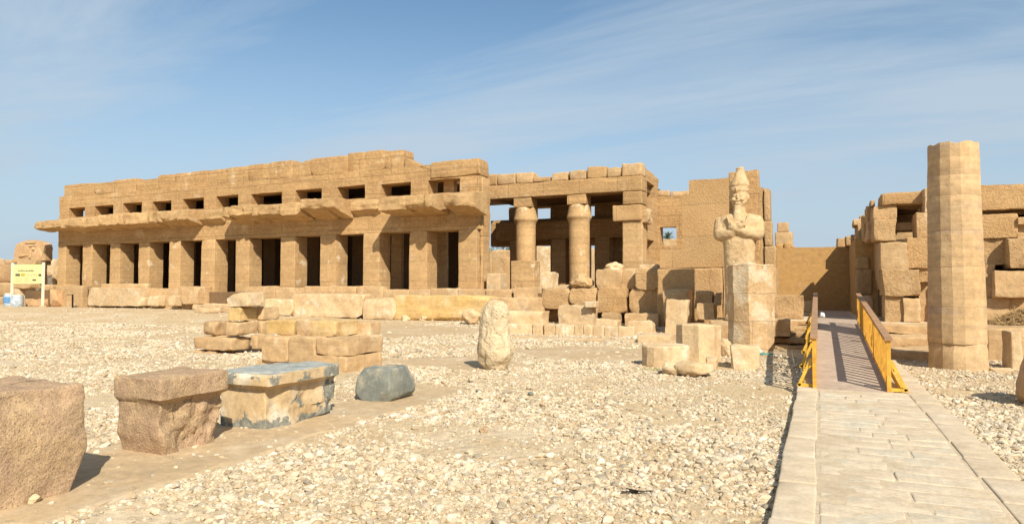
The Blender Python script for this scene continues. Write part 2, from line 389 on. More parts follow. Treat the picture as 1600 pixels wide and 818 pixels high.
def strip(name, pts, mat, z=.012, amp=.35):
    """a low sheet of packed sand following the ground; pts are world x,y polygon (convex-ish) with a ragged rim"""
    cx = sum(p[0] for p in pts) / len(pts); cy = sum(p[1] for p in pts) / len(pts)
    rim = []
    for a, b in zip(pts, pts[1:] + pts[:1]):
        n = max(2, int(math.dist(a, b) / .12))
        for i in range(n):
            t = i / n; x = a[0] + (b[0] - a[0]) * t; y = a[1] + (b[1] - a[1]) * t
            q = noise.noise_vector(Vector((x * 1.7, y * 1.7, 5))) * amp * .5 + noise.noise_vector(Vector((x * 6, y * 6, 2))) * amp * .15
            rim.append((x + q.x, y + q.y))
    K = 14; V = []; Fc = []; m = len(rim)
    for k in range(K):
        s = 1 - k / K
        for x, y in rim:
            X, Yv = cx + (x - cx) * s, cy + (y - cy) * s
            V.append((X, Yv, gh(X, Yv) + noise.fractal(Vector((X * .5, Yv * .5, 0)), .9, 2, 4) * .022 + (z if k > 0 else -.03) + .012 * noise.noise(Vector((X * 2, Yv * 2, 9)))))
    V.append((cx, cy, gh(cx, cy) + z + .01))
    for k in range(K - 1):
        for i in range(m):
            j = (i + 1) % m; Fc.append([k * m + i, k * m + j, (k + 1) * m + j, (k + 1) * m + i])
    for i in range(m): Fc.append([(K - 1) * m + i, (K - 1) * m + (i + 1) % m, len(V) - 1])
    return tag(obj(name, V, Fc, mat, smooth=60), kind='structure')
S1 = [(-5.55, 3.2), (-5.6, 5.2), (-5.75, 7.5), (-5.8, 9.6), (-5.9, 11.2), (-7.2, 11.4), (-7.0, 9.), (-7.6, 6.), (-7.4, 3.2)]
def pg(l): return [tuple(gnd(x, y)[:2]) for x, y in l]
S2 = pg([(455, 522), (600, 508), (700, 509), (760, 514), (900, 524), (1005, 527), (990, 519), (800, 516), (610, 528)])
S3 = pg([(600, 566), (665, 572), (735, 582), (830, 572), (800, 560), (740, 556), (640, 560)])
S4 = pg([(800, 546), (840, 560), (960, 566), (1012, 560), (1010, 546), (900, 540)])
S5 = pg([(395, 522), (300, 540), (220, 528), (250, 521), (300, 515)])
S6 = pg([(990, 522), (1062, 520), (1060, 534), (1000, 536)])
for s_i in (S1, S2, S3, S4): strip('sand_strip', s_i, 'strip')

# ------------------------------------------------------------------ path, ramp, steps
PX0, PX1, KX0, KX1 = -.04, 1.32, -.38, 1.68
parts = []; rnd = random.Random(3)
y = -3.0
while y < 13.15:
    rowh = rnd.uniform(.24, .36); x = PX0 + .035 - rnd.uniform(0, .1)
    x = PX0 + .012
    while x < PX1 - .1:
        wd = rnd.uniform(.35, .85)
        if PX1 - .01 - (x + wd) < .3: wd = PX1 - .01 - x
        gp = rnd.uniform(.008, .022)
        V, Fc = rbox((wd - gp, rowh - gp, .16), seg=.12, r=.016, amp=.010, chips=3, chip=.08, freq=3)
        parts.append((place(V, (x + wd / 2, y + rowh / 2, -.08 + rnd.uniform(-.007, .004)), rnd.uniform(-.02, .02), (rnd.uniform(-.01, .01), rnd.uniform(-.006, .006))), Fc))
        x += wd
    y += rowh
V, Fc = merge(parts); tag(obj('path', V, Fc, 'paver'), kind='structure')
parts = []
for a, b in ((KX0, PX0 - .01), (PX1 + .01, KX1)):
    y = -3.0 + (a > 0) * .4
    while y < 18:
        ln = rnd.uniform(.75, 1.15)
        V, Fc = rbox((b - a - .01, ln - .012, .30), seg=.25, r=.018, amp=.008, chips=2, chip=.06, freq=2.5)
        parts.append((place(V, ((a + b) / 2 + rnd.uniform(-.012, .012), y + ln / 2, -.146 + rnd.uniform(-.006, .006)), rnd.uniform(-.008, .008)), Fc)); y += ln
V, Fc = merge(parts); tag(obj('path_kerb', V, Fc, 'kerb'), kind='structure')
V, Fc = rbox((PX1 - PX0 + .05, 21.4, .2), seg=.6, r=.01, amp=.004, chips=0); tag(obj('path_bed', place(V, ((PX0 + PX1) / 2, 7.5, -.1055)), Fc, 'mortar'), kind='structure')
# ramp and landing
RY0, RY1, RZ = 13.07, 22.5, .69
V = []; Fc = []
ys = [RY0 + (RY1 - RY0) * i / 30 for i in range(31)] + [24, 26, 29, 33, 36.2]
for yy in ys:
    zt = .006 + (min(yy, RY1) - RY0) / (RY1 - RY0) * RZ
    for x_ in (-.16, 1.12): V += [(x_, yy, zt), (x_, yy, -.4)]
for i in range(len(ys) - 1):
    a = i * 4; b = a + 4
    Fc += [[a, b, b + 2, a + 2], [a, a + 1, b + 1, b], [a + 2, b + 2, b + 3, a + 3]]
Fc += [[0, 2, 3, 1]]
tag(obj('ramp', V, Fc, 'ramp', smooth=20), kind='structure')
# platform behind the steps, left and right of the landing
tag(wbox('terrace', 1.122, 40, 24.6, 38, -.5, .672, 'kerb', seg=1.5, r=.04), kind='structure')
tag(wbox('terrace', -2.4, -.162, 25.2, 37, -.5, .672, 'kerb', seg=1.5, r=.04), kind='structure')
def steps(name, label, x0, x1, ya, yb, za, zb, n, mat='sand'):
    e = empty(name, ((x0 + x1) / 2, ya, za), label, 'steps')
    for i in range(n):
        yy = ya + (yb - ya) * i / n; zz = za + (zb - za) * (i + 1) / n
        wbox('step', x0 + .02 * i, x1 + .015 * (i % 2), yy, yb + .02 - i * .01, zz - (zb - za) / n - (.3 if i == 0 else 0), zz, mat, e, seg=.14, r=.03, amp=.06, chips=8, chip=.3, freq=1.8)
    return e
steps('stone_steps', 'worn stone steps with rail shadows, left of the ramp', -1.45, -.2, 22.0, 25.2, -.1, .66, 5, 'pecked')
steps('stone_steps', 'broad broken stone steps right of the ramp, behind the fluted column', 1.25, 3.1, 19.9, 24.6, -.1, .66, 3, 'sand')

# railings
def bar(p, q, w, h):
    p, q = Vector(p), Vector(q); d = (q - p).normalized(); s = d.cross(Vector((0, 0, 1)))
    if s.length < .01: s = Vector((1, 0, 0))
    s = s.normalized() * w / 2; u = s.normalized().cross(d) * h / 2
    V = [p - s - u, p + s - u, p + s + u, p - s + u, q - s - u, q + s - u, q + s + u, q - s + u]
    return V, [[0, 1, 2, 3], [4, 5, 6, 7], [0, 1, 5, 4], [1, 2, 6, 5], [2, 3, 7, 6], [3, 0, 4, 7]]
def rail(X, side, label):
    e = empty('railing', (X, RY0, 0), label, 'railing', 'wooden railings along the ramp')
    def zf(yy): return (yy - RY0) / (RY1 - RY0) * RZ
    H = .89
    for k, yy in enumerate((RY0 + .05, RY0 + 3.15, RY0 + 6.3, RY1 - .05)):
        V, Fc = bar((X, yy, zf(yy)), (X, yy, zf(yy) + H - .02), .065, .065); obj('post', V, Fc, 'wood', e, 0)
    V, Fc = bar((X, RY0 - .02, H), (X, RY1 + .02, RZ + H), .12, .045); obj('handrail', V, Fc, 'wood2', e, 0)
    V, Fc = bar((X, RY0 + .1, .085), (X, RY1 - .1, RZ + .08), .05, .06); obj('bottom_rail', V, Fc, 'wood', e, 0)
    n = 34
    for i in range(1, n):
        yy = RY0 + .05 + (RY1 - RY0 - .1) * i / n
        if min(abs(yy - q) for q in (RY0 + 3.15, RY0 + 6.3)) < .08: continue
        V, Fc = bar((X, yy, zf(yy) + .11), (X, yy, zf(yy) + H - .025), .05, .05); obj('baluster', V, Fc, 'wood', e, 0)
    for i in range(6):
        yy = RY0 + .12 + i * (RY1 - RY0 - .3) / 5; z = zf(yy)
        zl = 0. if yy < 17.5 else z - .02
        P = []
        V1, F1 = bar((X + side * .05, yy, z + .5), (X + side * .26, yy, z + .02), .06, .05)
        V2, F2 = bar((X + side * .04, yy, z + .03), (X + side * .29, yy, z + .03), .06, .05)
        V, Fc = merge([(V1, F1), (V2, F2)]); obj('brace', V, Fc, 'yellowp', e, 0)
    # skirting board under the outer side carries the braces
    V, Fc = bar((X + side * .2, RY0 + .1, -.0), (X + side * .2, RY1, RZ - .02), .03, .13); obj('skirt_board', V, Fc, 'yellowp', e, 0)
rail(-.09, -1, 'orange wooden railing on the steps side of the ramp')
rail(1.055, 1, 'orange wooden railing on the fluted column side of the ramp')

# ------------------------------------------------------------------ the festival hall
FY = 33.0
hall = empty('temple_hall', (-34, FY, 0), 'long sandstone temple hall with square pillars, clerestory windows and broken cornice', 'temple')
PIL = [(90, 102.5), (129, 144), (171.5, 187), (216.5, 233), (264, 281.5), (314, 335), (368, 389), (438, 460.5), (500, 524.5), (567, 592.5), (639, 667), (716, 745)]
X = lambda px, Y=FY, py=400: at(px, py, Y).x
for i, (a, b) in enumerate(PIL):
    wbox('pillar', X(a), X(b), FY + random.Random(i).uniform(0, .012), FY + 1.15, .3, 4.98, 'pillar', hall, seg=.4, r=.03, amp=.02, chips=4, chip=.07)
WIN = [(105.3, 130.6), (145.3, 175), (189.7, 219.8), (235.6, 265.6), (283.8, 316.6), (335.6, 370), (390.6, 439), (460, 501), (525.5, 569), (594, 641), (667.7, 718)]
XL, XR = X(90), X(748)
holes = [(X(a), X(b), 7.08, 7.80 + .02 * (i % 3) + .004 * i) for i, (a, b) in enumerate(WIN)]
xs_ = X(672)
holewall('upper_wall', XL, XR, 4.982, 8.72, FY + .03, FY + 1.13, holes, 'hall', hall, tops=[(XL, xs_, 8.72), (xs_, XR + 1, 7.93)], amp=.035)
CO = [(97, 130, 288), (130, 144, 286), (144, 175, 283), (175, 209, 280), (209, 244, 280.5), (244, 270, 273), (270, 300, 270), (300, 322, 267), (322, 350, 265), (350, 385, 261), (385, 416, 257), (416, 455, 252), (455, 474, 254), (474, 483, 251), (483, 541, 245), (541, 570, 238), (570, 600, 235), (600, 629, 235), (629, 672, 243)]
for i, (a, b, yt) in enumerate(CO):
    zt = at((a + b) / 2, yt, FY).z
    def wp(v, a=a, zt=zt):
        return v
    if a == 629:
        ww = X(b) - X(a); wp = lambda v, ww=ww: Vector((v.x, v.y, v.z - (v.x / ww + .5) * .85 * max(0, min(1, v.z * 2 + .6))))
    V, Fc = rbox((X(b) - X(a) + .01, 1.06 + .012 * (i % 3), zt - 8.70), seg=.3, r=.022, amp=.022, chips=5, chip=.16, freq=.8)
    obj('coping_block', place(V, ((X(a) + X(b)) / 2 + (.09 if a == 629 else 0), FY + .56, (zt + 8.70) / 2 - (.04 if a == 629 else 0)), warp=wp), Fc, 'hall', hall)
V, Fc = rbox((X(749) - X(672), 1.25, .93), seg=.3, r=.07, amp=.05, chips=4, chip=.12)
obj('lintel_slab', place(V, ((X(749) + X(672)) / 2, FY + .58, 8.40)), Fc, 'hall', hall)
# broken cornice slabs
def eave(a, b, p, zbf, ztf, zbw, ztw=7.0, seed=1, jag=.12):
    xa, xb = X(a, FY - p), X(b, FY - p); rnd = random.Random(seed); parts = []; x = xa
    pk = p * rnd.uniform(.9, 1.0); zk = rnd.uniform(-.06, .06)
    while x < xb - .05:
        wd = min(rnd.choice((.5, .8, 1.2, 1.7, 2.4)), xb - x)
        if xb - x - wd < .35: wd = xb - x
        if rnd.random() < .7: pk = p * rnd.uniform(.88, 1.02); zk = rnd.uniform(-.07, .05)
        V, Fc = rbox((wd + .01, pk, 1.0), seg=.13, r=.02, amp=.03, chips=rnd.choice((5, 8, 11)), chip=.26, freq=2.)
        tl = rnd.uniform(-.05, .05); ph = rnd.uniform(0, 50)
        def wf(v, pk=pk, zk=zk, tl=tl, ph=ph, wd=wd):
            t = .5 - v.y / pk; s = v.z + .5
            zb = zbw + (zbf + .10 + zk - zbw) * t; zt = ztw + (ztf + zk * .3 - ztw) * t
            q2 = noise.fractal(Vector((v.x * 3.1 + ph, v.z * 2, v.y * 2)), .9, 2.2, 3)
            # undercut break: the lower front edge has fallen away in places
            cut = max(0, noise.noise(Vector((v.x * 1.1 + ph, 3, 1)))) * .30 * t * (1 - s)
            return Vector((v.x, v.y + cut * .8 + q2 * .04 * t, zb + (zt - zb) * s + cut * .35 + tl * v.x * t + q2 * .05 * t))
        parts.append((place(V, (x + wd / 2, FY - pk / 2 + .035, 0), warp=wf), Fc)); x += wd
    V, Fc = merge(parts); obj('cornice_slab', V, Fc, 'cornice', hall, 25)
for k, e in enumerate([(48, 97, 1.4, 6.1, 6.7, 6.0), (93, 152, 1.4, 6.05, 6.8, 5.95), (150, 227, 1.45, 6.1, 6.92, 5.95), (226, 290, 1.4, 6.1, 6.9, 5.95), (290, 343, .5, 6.2, 6.85, 6.0),
                       (343, 390, 1.5, 6.2, 6.92, 5.9), (389, 432, 1.5, 6.15, 6.88, 5.9), (431, 466, 1.5, 6.1, 6.88, 5.9), (465, 520, 1.9, 6.3, 6.95, 5.85), (533, 588, .38, 6.25, 6.75, 6.1),
                       (588, 631, 2.1, 5.95, 6.75, 5.85), (631, 672, 2.05, 6.0, 6.75, 5.85), (690, 735, 1.9, 6.0, 6.75, 5.7)]):
    eave(*e, seed=100 + k)
wbox('window_post', X(682), X(699), FY + .75, FY + 1.12, 7.083, 7.925, 'hall', hall, seg=.3)
for a, b in ((611, 627), (681, 697)):
    wbox('inner_pillar', at(a, 400, 36.).x, at(b, 400, 36.).x, 36.0, 36.3, 1.5, 6.1, 'pillar', hall, seg=.4)
# inside of the hall: floor, ceiling, end wall, rear wall and inner columns
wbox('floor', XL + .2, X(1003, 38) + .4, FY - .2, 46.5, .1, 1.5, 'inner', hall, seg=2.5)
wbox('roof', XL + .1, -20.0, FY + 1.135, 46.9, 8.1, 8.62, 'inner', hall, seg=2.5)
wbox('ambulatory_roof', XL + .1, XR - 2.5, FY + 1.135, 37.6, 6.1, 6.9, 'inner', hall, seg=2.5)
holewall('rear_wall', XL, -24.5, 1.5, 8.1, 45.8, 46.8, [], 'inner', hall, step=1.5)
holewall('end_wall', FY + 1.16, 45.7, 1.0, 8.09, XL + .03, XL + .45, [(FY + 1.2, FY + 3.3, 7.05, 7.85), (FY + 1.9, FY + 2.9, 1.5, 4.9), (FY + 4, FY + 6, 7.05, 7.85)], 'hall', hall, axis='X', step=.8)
for i in range(1, 8):
    xx = -20.6 - i * 4.0
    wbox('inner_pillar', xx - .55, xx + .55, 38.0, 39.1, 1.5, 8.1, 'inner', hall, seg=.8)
wbox('corner_pier', X(745) + .02, X(757, FY + .6), FY + .35, FY + 1.3, .6, 4.6, 'pillar', hall, seg=.3, r=.12, amp=.05, chips=5)
wbox('corner_block', X(745) + .02, X(757, FY + .6), FY + .35, FY + 1.3, 4.62, 7.85, 'hall', hall, seg=.3, r=.1, amp=.08, chips=7, chip=.2)
wbox('low_pedestal', X(757), X(779), FY + .2, FY + 1.1, .6, 2.55, 'pale', hall, seg=.3, r=.05, amp=.03)
# the open column bay at the right end
CYY = 38.0
Xc = lambda px, Y=CYY: at(px, 300, Y).x
XE = Xc(1003)
wbox('architrave', Xc(748), XE, CYY, CYY + 1.1, 7.28, 8.17, 'hall', hall, seg=.5, r=.05, amp=.04, chips=5, chip=.08)
for i, (a, b, yt) in enumerate([(750, 777, 274), (777, 805, 272), (805, 832, 270), (832, 859, 277), (860.5, 887, 270), (888, 916, 267), (916.6, 948, 260.5), (948, 971, 262), (971, 1003, 255.5)]):
    V, Fc = rbox((Xc(b) - Xc(a) - .03, 1.0, at(a, yt, CYY).z - 8.172), seg=.25, r=.07, amp=.05, chips=6, chip=.2)
    obj('coping_block', place(V, ((Xc(a) + Xc(b)) / 2, CYY + .55, (8.172 + at(a, yt, CYY).z) / 2), random.Random(i).uniform(-.04, .04)), Fc, 'sand' if i % 3 else 'rough', hall)
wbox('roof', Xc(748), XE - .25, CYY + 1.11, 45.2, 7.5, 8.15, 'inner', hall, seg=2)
for pc in (815.5, 900):
    cx = Xc(pc); cy = CYY + .58
    wbox('abacus', cx - .58, cx + .58, cy - .55, cy + .5, 6.70, 7.28, 'hall', hall, seg=.3, r=.03)
    prof = zlist(.60, .625, 1.5, 5.6, 12) + [(.64, 5.72), (.70, 5.84), (.755, 5.93), (.76, 5.98), (.72, 6.1), (.68, 6.3), (.64, 6.5), (.62, 6.62), (.57, 6.70)]
    V, Fc = lathe((cx, cy), prof, 40, amp=.015); c = obj('column', V, Fc, 'pillar', hall)
wbox('column_pedestal', X(800.5, 37.2), X(836, 37.2), 37.0, 38.0, .6, at(820, 407, 37).z, 'pillar', hall, seg=.3, r=.03)
def hx(a, b, t, bt, Y=44.0): return (at(a, t, Y).x, at(b, t, Y).x, at(a, bt, Y).z, at(a, t, Y).z)
holewall('rear_wall', -21.5, XE - .3, 1.5, 7.49, 44.0, 45.0, [hx(763, 795, 325, 345), hx(832, 860, 324, 342), hx(917, 929, 320, 338), hx(765, 797, 385, 452), hx(830, 860, 383, 452), hx(917, 929, 382, 452), hx(700, 716, 385, 452)], 'hall', hall, step=.8)
wbox('inner_architrave', -20.5, XE - 1.2, 42.7, 43.95, 5.05, 6.3, 'hall', hall, seg=.6)
for a, b in ((797, 812), (862, 884), (930, 952)):
    wbox('inner_pillar', at(a, 400, 42.8).x, at(b, 400, 42.8).x, 42.75, 43.9, 1.5, 5.05, 'pillar', hall, seg=.5, r=.04)
wbox('end_pier', Xc(972), XE, CYY + .01, CYY + 1.1, .6, at(985, 341, CYY).z, 'pillar', hall, seg=.3, r=.05, amp=.03)
wbox('lintel_block', Xc(958), XE, CYY - .12, CYY + 1.1, at(985, 345, CYY).z + .01, at(985, 320, CYY).z, 'rough', hall, seg=.25, r=.06, amp=.04)
wbox('lintel_block', Xc(973), XE, CYY - .02, CYY + 1.1, at(985, 319, CYY).z, 7.278, 'hall', hall, seg=.25, r=.05, amp=.03)
holewall('end_wall', CYY + 1.12, 42.2, .6, 8.2, XE - 1.1, XE, [(CYY + 1.2, 41.2, 7.0, 8.0), (CYY + 1.2, 41.0, 3.5, 4.6)], 'hall', hall, axis='X', step=.5)
V, Fc = rbox((1.0, 4.2, .6), seg=.3, r=.07, amp=.05, chips=4); obj('coping_block', place(V, (XE - .55, 40.6, 8.42), tilt=(-.05, 0)), Fc, 'hall', hall)
V, Fc = rbox((.55, .9, .8), seg=.12, r=.1, amp=.1, chips=7, chip=.3); obj('broken_capital', place(V, (XE + .12, CYY + .5, at(1012, 338, 38.4).z)), Fc, 'sand', hall)
# window wall joining the hall to the rough wall
wx = lambda px, Y=42.2: at(px, 380, Y).x
holewall('window_wall', wx(1026), wx(1082), .6, at(1050, 306, 42.2).z, 42.21, 43.2, [(wx(1031), wx(1057), at(1045, 384, 42.2).z, at(1045, 354, 42.2).z)], 'hall', hall, step=.5)
for a, b, yt in ((1026, 1046, 303), (1050, 1076, 302)):
    V, Fc = rbox((wx(b) - wx(a), .9, .35), seg=.2, r=.08, amp=.06); obj('coping_block', place(V, ((wx(a) + wx(b)) / 2, 42.7, at(a, 306, 42.2).z + .14)), Fc, 'sand', hall)
# stylobate: low course of blocks the pillars stand behind
for i, (a, b, t, bt) in enumerate([(90, 137, 446, 480), (160, 230, 443, 478), (230, 281, 450, 478), (281, 323, 447, 480), (384, 432, 447, 480), (432, 478, 449, 480), (478, 558, 447, 480), (558, 600, 447, 480), (600, 640, 452, 480), (640, 674, 452, 480), (674, 716, 450, 480), (716, 760, 451, 480), (760, 801, 452, 480)]):
    xa, xb = X(a, 32.55), X(b, 32.55); zt = at((a + b) / 2, t, 32.6).z
    wbox('stylobate_block', xa, xb - .02, 32.45 + .03 * (i % 3), 33.0 - .015, -.1, zt, 'sand', hall, seg=.28, r=.05, amp=.05, chips=6, chip=.2)
wbox('threshold', X(323), X(384), 32.5, 33.0 - .02, -.1, .75, 'pale', hall, seg=.3, r=.06, amp=.05)

# ------------------------------------------------------------------ rough wall, statue pillar, statue
rw = empty('ruined_wall', (-5.5, 30, 0), 'tall pecked sandstone wall behind the crowned statue', 'wall')
rx = lambda px, Y=30.0: at(px, 350, Y).x
rz = lambda py, px=1110, Y=30.0: at(px, py, Y).z
holewall('wall_face', rx(1031), rx(1193), rz(418), rz(279), 30.0, 31.4, [], 'rough', rw, tops=[(rx(1031), rx(1066), rz(388)), (rx(1066), rx(1077), rz(305)), (rx(1077), rx(1150), rz(279)), (rx(1150), rx(1193), rz(297))], amp=.03, step=.3)
wbox('wall_base', rx(1028), rx(1128), 29.75, 31.3, -.1, rz(419), 'rough', rw, seg=.35, r=.06, amp=.05, chips=4, chip=.05)
for a, b, t, bt in ((1193, 1203, 293, 345), (1193, 1206, 345.5, 384), (1193, 1211, 384.5, 460)):
    wbox('jamb_block', rx(a, 29.9) + .01, rx(b, 29.9), 29.9, 31.0, rz(bt, 1200), rz(t, 1200) - .01, 'pecked', rw, seg=.3, r=.05, amp=.04)
wbox('wall_base', rx(1129), rx(1212), 29.8, 31.2, -.1, rz(418) - .02, 'sand', rw, seg=.35, r=.06, amp=.05)

sx = at(1157, 400, 25.45).x; SY = 25.45
sp = empty('statue_pillar', (sx, 26.4, .6), 'flat tall stone pillar standing right behind the crowned statue', 'pillar')
a, b = at(1139, 300, 26.2).x, at(1187, 300, 26.6).x
V, Fc = rbox((b - a, .42, 5.45), seg=.3, r=.04, amp=.025, chips=3, chip=.05)
obj('slab', place(V, ((a + b) / 2, 26.42, .6 + 2.725 + .02), warp=lambda v: Vector((v.x * (1 + .012 * (2.9 - v.z) * .5), v.y, v.z + (.05 * v.x if v.z > 2 else 0)))), Fc, 'hall', sp)
wbox('base', sx - 1.0, sx + 1.1, 24.8, 27.0, -.15, .62, 'sand', sp, seg=.3, r=.06, amp=.05)

def statue():
    s = 24.2 / F_PX                                                # metres per photo pixel at the statue
    cx = sx; zz = lambda py: at(1157, py, SY).z
    P = []
    def ell(px, py, y, rx_, ry, rz_, n=3):
        bm = bmesh.new(); bmesh.ops.create_icosphere(bm, subdivisions=n, radius=1)
        c = Vector((cx + (px - 1157) * s * 1.0, SY + y, zz(py)))
        P.append(([c + Vector((v.co.x * rx_, v.co.y * ry, v.co.z * rz_)) for v in bm.verts], [[v.index for v in f.verts] for f in bm.faces])); bm.free()
    def loft(rows, n=28, e=2.3):                                    # rows: px centre, py, half width px, depth half m, y
        V = []; Fc = []
        for (pxc, py, hw, dp, yy) in rows:
            for i in range(n):
                t = 2 * math.pi * i / n; c_, s_ = math.cos(t), math.sin(t)
                V.append(Vector((cx + (pxc - 1157) * s + hw * s * math.copysign(abs(c_) ** (2 / e), c_), SY + yy + dp * math.copysign(abs(s_) ** (2 / e), s_), zz(py))))
        for k in range(len(rows) - 1):
            for i in range(n): j = (i + 1) % n; Fc.append([k * n + i, k * n + j, (k + 1) * n + j, (k + 1) * n + i])
        Fc.append(list(range(n))); Fc.append([(len(rows) - 1) * n + i for i in range(n)]); P.append((V, Fc))
    def limb(p, q, r0, r1, n=16):
        p = Vector(p); q = Vector(q); d = (q - p).normalized(); u = d.orthogonal().normalized(); v_ = d.cross(u); V = []; Fc = []
        m = 8
        for k in range(m + 1):
            t = k / m; r = r0 + (r1 - r0) * t; c = p.lerp(q, t)
            for i in range(n): a_ = 2 * math.pi * i / n; V.append(c + u * math.cos(a_) * r + v_ * math.sin(a_) * r)
        for k in range(m):
            for i in range(n): j = (i + 1) % n; Fc.append([k * n + i, k * n + j, (k + 1) * n + j, (k + 1) * n + i])
        Fc.append(list(range(n))); Fc.append([m * n + i for i in range(n)]); P.append((V, Fc))
        for c, r in ((p, r0), (q, r1)):
            bm = bmesh.new(); bmesh.ops.create_icosphere(bm, subdivisions=2, radius=r * .99)
            P.append(([c + v.co for v in bm.verts], [[v.index for v in f.verts] for f in bm.faces])); bm.free()
    W = lambda px, py, y: (cx + (px - 1157) * s, SY + y, zz(py))
    # crown
    loft([(1156.5, 292.5, 15.0, .35, .05), (1156.5, 290, 15.6, .37, .05), (1157, 286, 14.2, .34, .05), (1157, 280, 11.8, .29, .05), (1158, 274, 8.8, .22, .05), (1158, 269, 6.6, .16, .05), (1158, 265.5, 6.0, .14, .05), (1158, 263, 6.8, .15, .05), (1158, 261.5, 5.8, .13, .05)], e=2)
    # cap / head
    loft([(1156, 322, 9.5, .22, .02), (1156, 317, 11.5, .29, .03), (1156, 309, 12.6, .33, .05), (1156, 300, 13.2, .34, .06), (1156.5, 291, 14.0, .35, .06)], e=2.2)
    loft([(1156, 293.5, 14.6, .37, .05), (1156, 299, 14.4, .37, .05)], e=2.1)      # brow band of the cap
    for sg in (-1, 1):
        ell(1156 + sg * 13.2, 308, .06, .05, .08, .12)              # ears
        ell(1155 + sg * 5.4, 312.5, -.25, .09, .06, .07)            # cheeks
        ell(1155 + sg * 5.0, 306.0, -.262, .06, .03, .02)           # eyes
    ell(1155, 308.5, -.29, .035, .07, .09); ell(1155, 314.5, -.27, .075, .045, .02); ell(1155, 318.5, -.23, .10, .07, .05)
    ell(1153.5, 298, -.31, .04, .06, .09)                           # uraeus stub
    # neck, beard
    loft([(1156, 342, 12, .27, .06), (1156, 330, 9.8, .24, .05), (1156, 318, 9, .22, .04)], e=2)
    loft([(1153, 345, 6.2, .13, -.20), (1153.5, 334, 5.4, .12, -.19), (1154, 319, 4.4, .10, -.15)], e=3)
    # torso and mummiform body
    loft([(1155, 500, 24, .46, .14), (1155, 470, 22.5, .42, .15), (1155, 440, 22.5, .42, .14), (1155, 410, 23.5, .45, .12), (1155, 392, 23.5, .45, .1), (1155, 380, 24.5, .46, .1), (1155, 368, 27.5, .46, .1), (1155, 352, 31, .44, .1), (1155, 342, 31, .40, .1), (1155, 337, 27, .34, .1), (1155, 334, 18, .26, .1)], e=2.8)
    loft([(1155, 500, 22, .22, -.32), (1155, 494, 21, .22, -.32), (1155, 489, 17, .14, -.26)], e=2.4)   # feet
    # arms crossed over the chest
    for sg in (-1, 1):
        sh = W(1155 + sg * 26.5, 347, .06); el = W(1155 + sg * 27.0, 366, -.08)
        limb(sh, el, .25, .26)
        ha = W(1155 - sg * 5, 354 if sg < 0 else 357, -.40)
        mid = W(1155 + sg * 12, 364, -.26)
        limb(el, mid, .25, .22); limb(mid, ha, .22, .15)
        hc = Vector(ha)
        ell(1155 - sg * 7.5, 351.5 if sg < 0 else 354.5, -.43, .13, .09, .10)
        for k in range(4):                                         # fingers closed round the sceptres
            limb((hc.x - sg * .08, hc.y - .11, hc.z + .13 - k * .05), (hc.x - sg * .19, hc.y - .08, hc.z + .14 - k * .05), .026, .022, 8)
        limb((hc.x - sg * .03, hc.y - .09, hc.z + .15), (hc.x - sg * .13, hc.y - .12, hc.z + .18), .03, .026, 8)
        limb((hc.x - sg * .10, hc.y - .06, hc.z - .02), (hc.x - sg * .26, hc.y + .06, hc.z + .40), .035, .035, 8)
    V, Fc = merge(P)
    for i, v in enumerate(V):
        V[i] = v + noise.noise_vector(v * 2.2) * .018
    o = obj('statue', V, Fc, 'statue')
    rm = o.modifiers.new('r', 'REMESH'); rm.mode = 'VOXEL'; rm.voxel_size = .022; rm.use_smooth_shade = True
    smo = o.modifiers.new('s', 'SMOOTH'); smo.iterations = 1; smo.factor = .5
    tx = bpy.data.textures.new('chips', 'CLOUDS'); tx.noise_scale = .14; tx.noise_depth = 3
    dm = o.modifiers.new('d', 'DISPLACE'); dm.texture = tx; dm.strength = .038; dm.mid_level = .5; dm.texture_coords = 'GLOBAL'
    dg = bpy.context.evaluated_depsgraph_get(); me = bpy.data.meshes.new_from_object(o.evaluated_get(dg)); o.modifiers.clear(); o.data = me
    tag(o, 'pharaoh statue with tall white crown, beard and crossed arms before a flat pillar', 'statue')
statue()

# polygonal pier in front of the statue
def prism_thing(name, label, cat, px0, px1, pyt, pyb, n, rot, mat, Y=None, taper=1., z0=None, amp=.03, tilt=None, group=None, cut=0):
    pm = (px0 + px1) / 2; g0 = gnd(pm, pyb) if Y is None else at(pm, pyb, Y)
    D = (g0 - EYE).dot(Vector((-math.sin(YAW), math.cos(YAW), 0))); r = (px1 - px0) / 2 * D / F_PX
    back = Vector((g0.x, g0.y, 0)).normalized(); D2 = 1 + r / D
    c = Vector((g0.x, g0.y, 0)) + back * r * .95; r *= D2 * .98
    zt = at(pm, pyt, c.y).z if pyt < 451 else at(pm, pyt, c.y + r * .8).z
    zb = g0.z - .06 if z0 is None else z0
    nz = max(4, int((zt - zb) / .2))
    prof = [(r * .94, zb)] + zlist(r, r * taper, zb + .03, zt - .03, nz) + [(r * taper * .955, zt)]
    rr = random.Random(int(px0))
    def fn(p):
        if cut and p.z > zt - .5: p.z -= max(0, noise.noise(Vector((p.x * 2, p.y * 2, 1)))) * cut
        return p
    V, Fc = lathe((c.x, c.y), prof, n, rot, amp, 4, 1.6, fn)
    if tilt:
        R = Matrix.Rotation(tilt, 3, 'Y'); o_ = Vector((c.x, c.y, zb)); V = [o_ + R @ (v - o_) for v in V]
    return tag(obj(name, V, Fc, mat, smooth=14), label, cat, group), c, r, zt
prism_thing('stone_pier', 'tall polygonal sandstone pier in front of the crowned statue', 'stone pier', 1139, 1209, 413, 548, 8, .03, 'pier', amp=.06)
prism_thing('column_drum', 'short faceted column stump beside the low round drum', 'column drum', 1058, 1125, 505, 566, 8, .15, 'pale', amp=.04)
prism_thing('column_drum', 'low round column drum with flat top lying on gravel', 'column drum', 1003.5, 1077, 536, 575, 16, .1, 'pale', amp=.03)

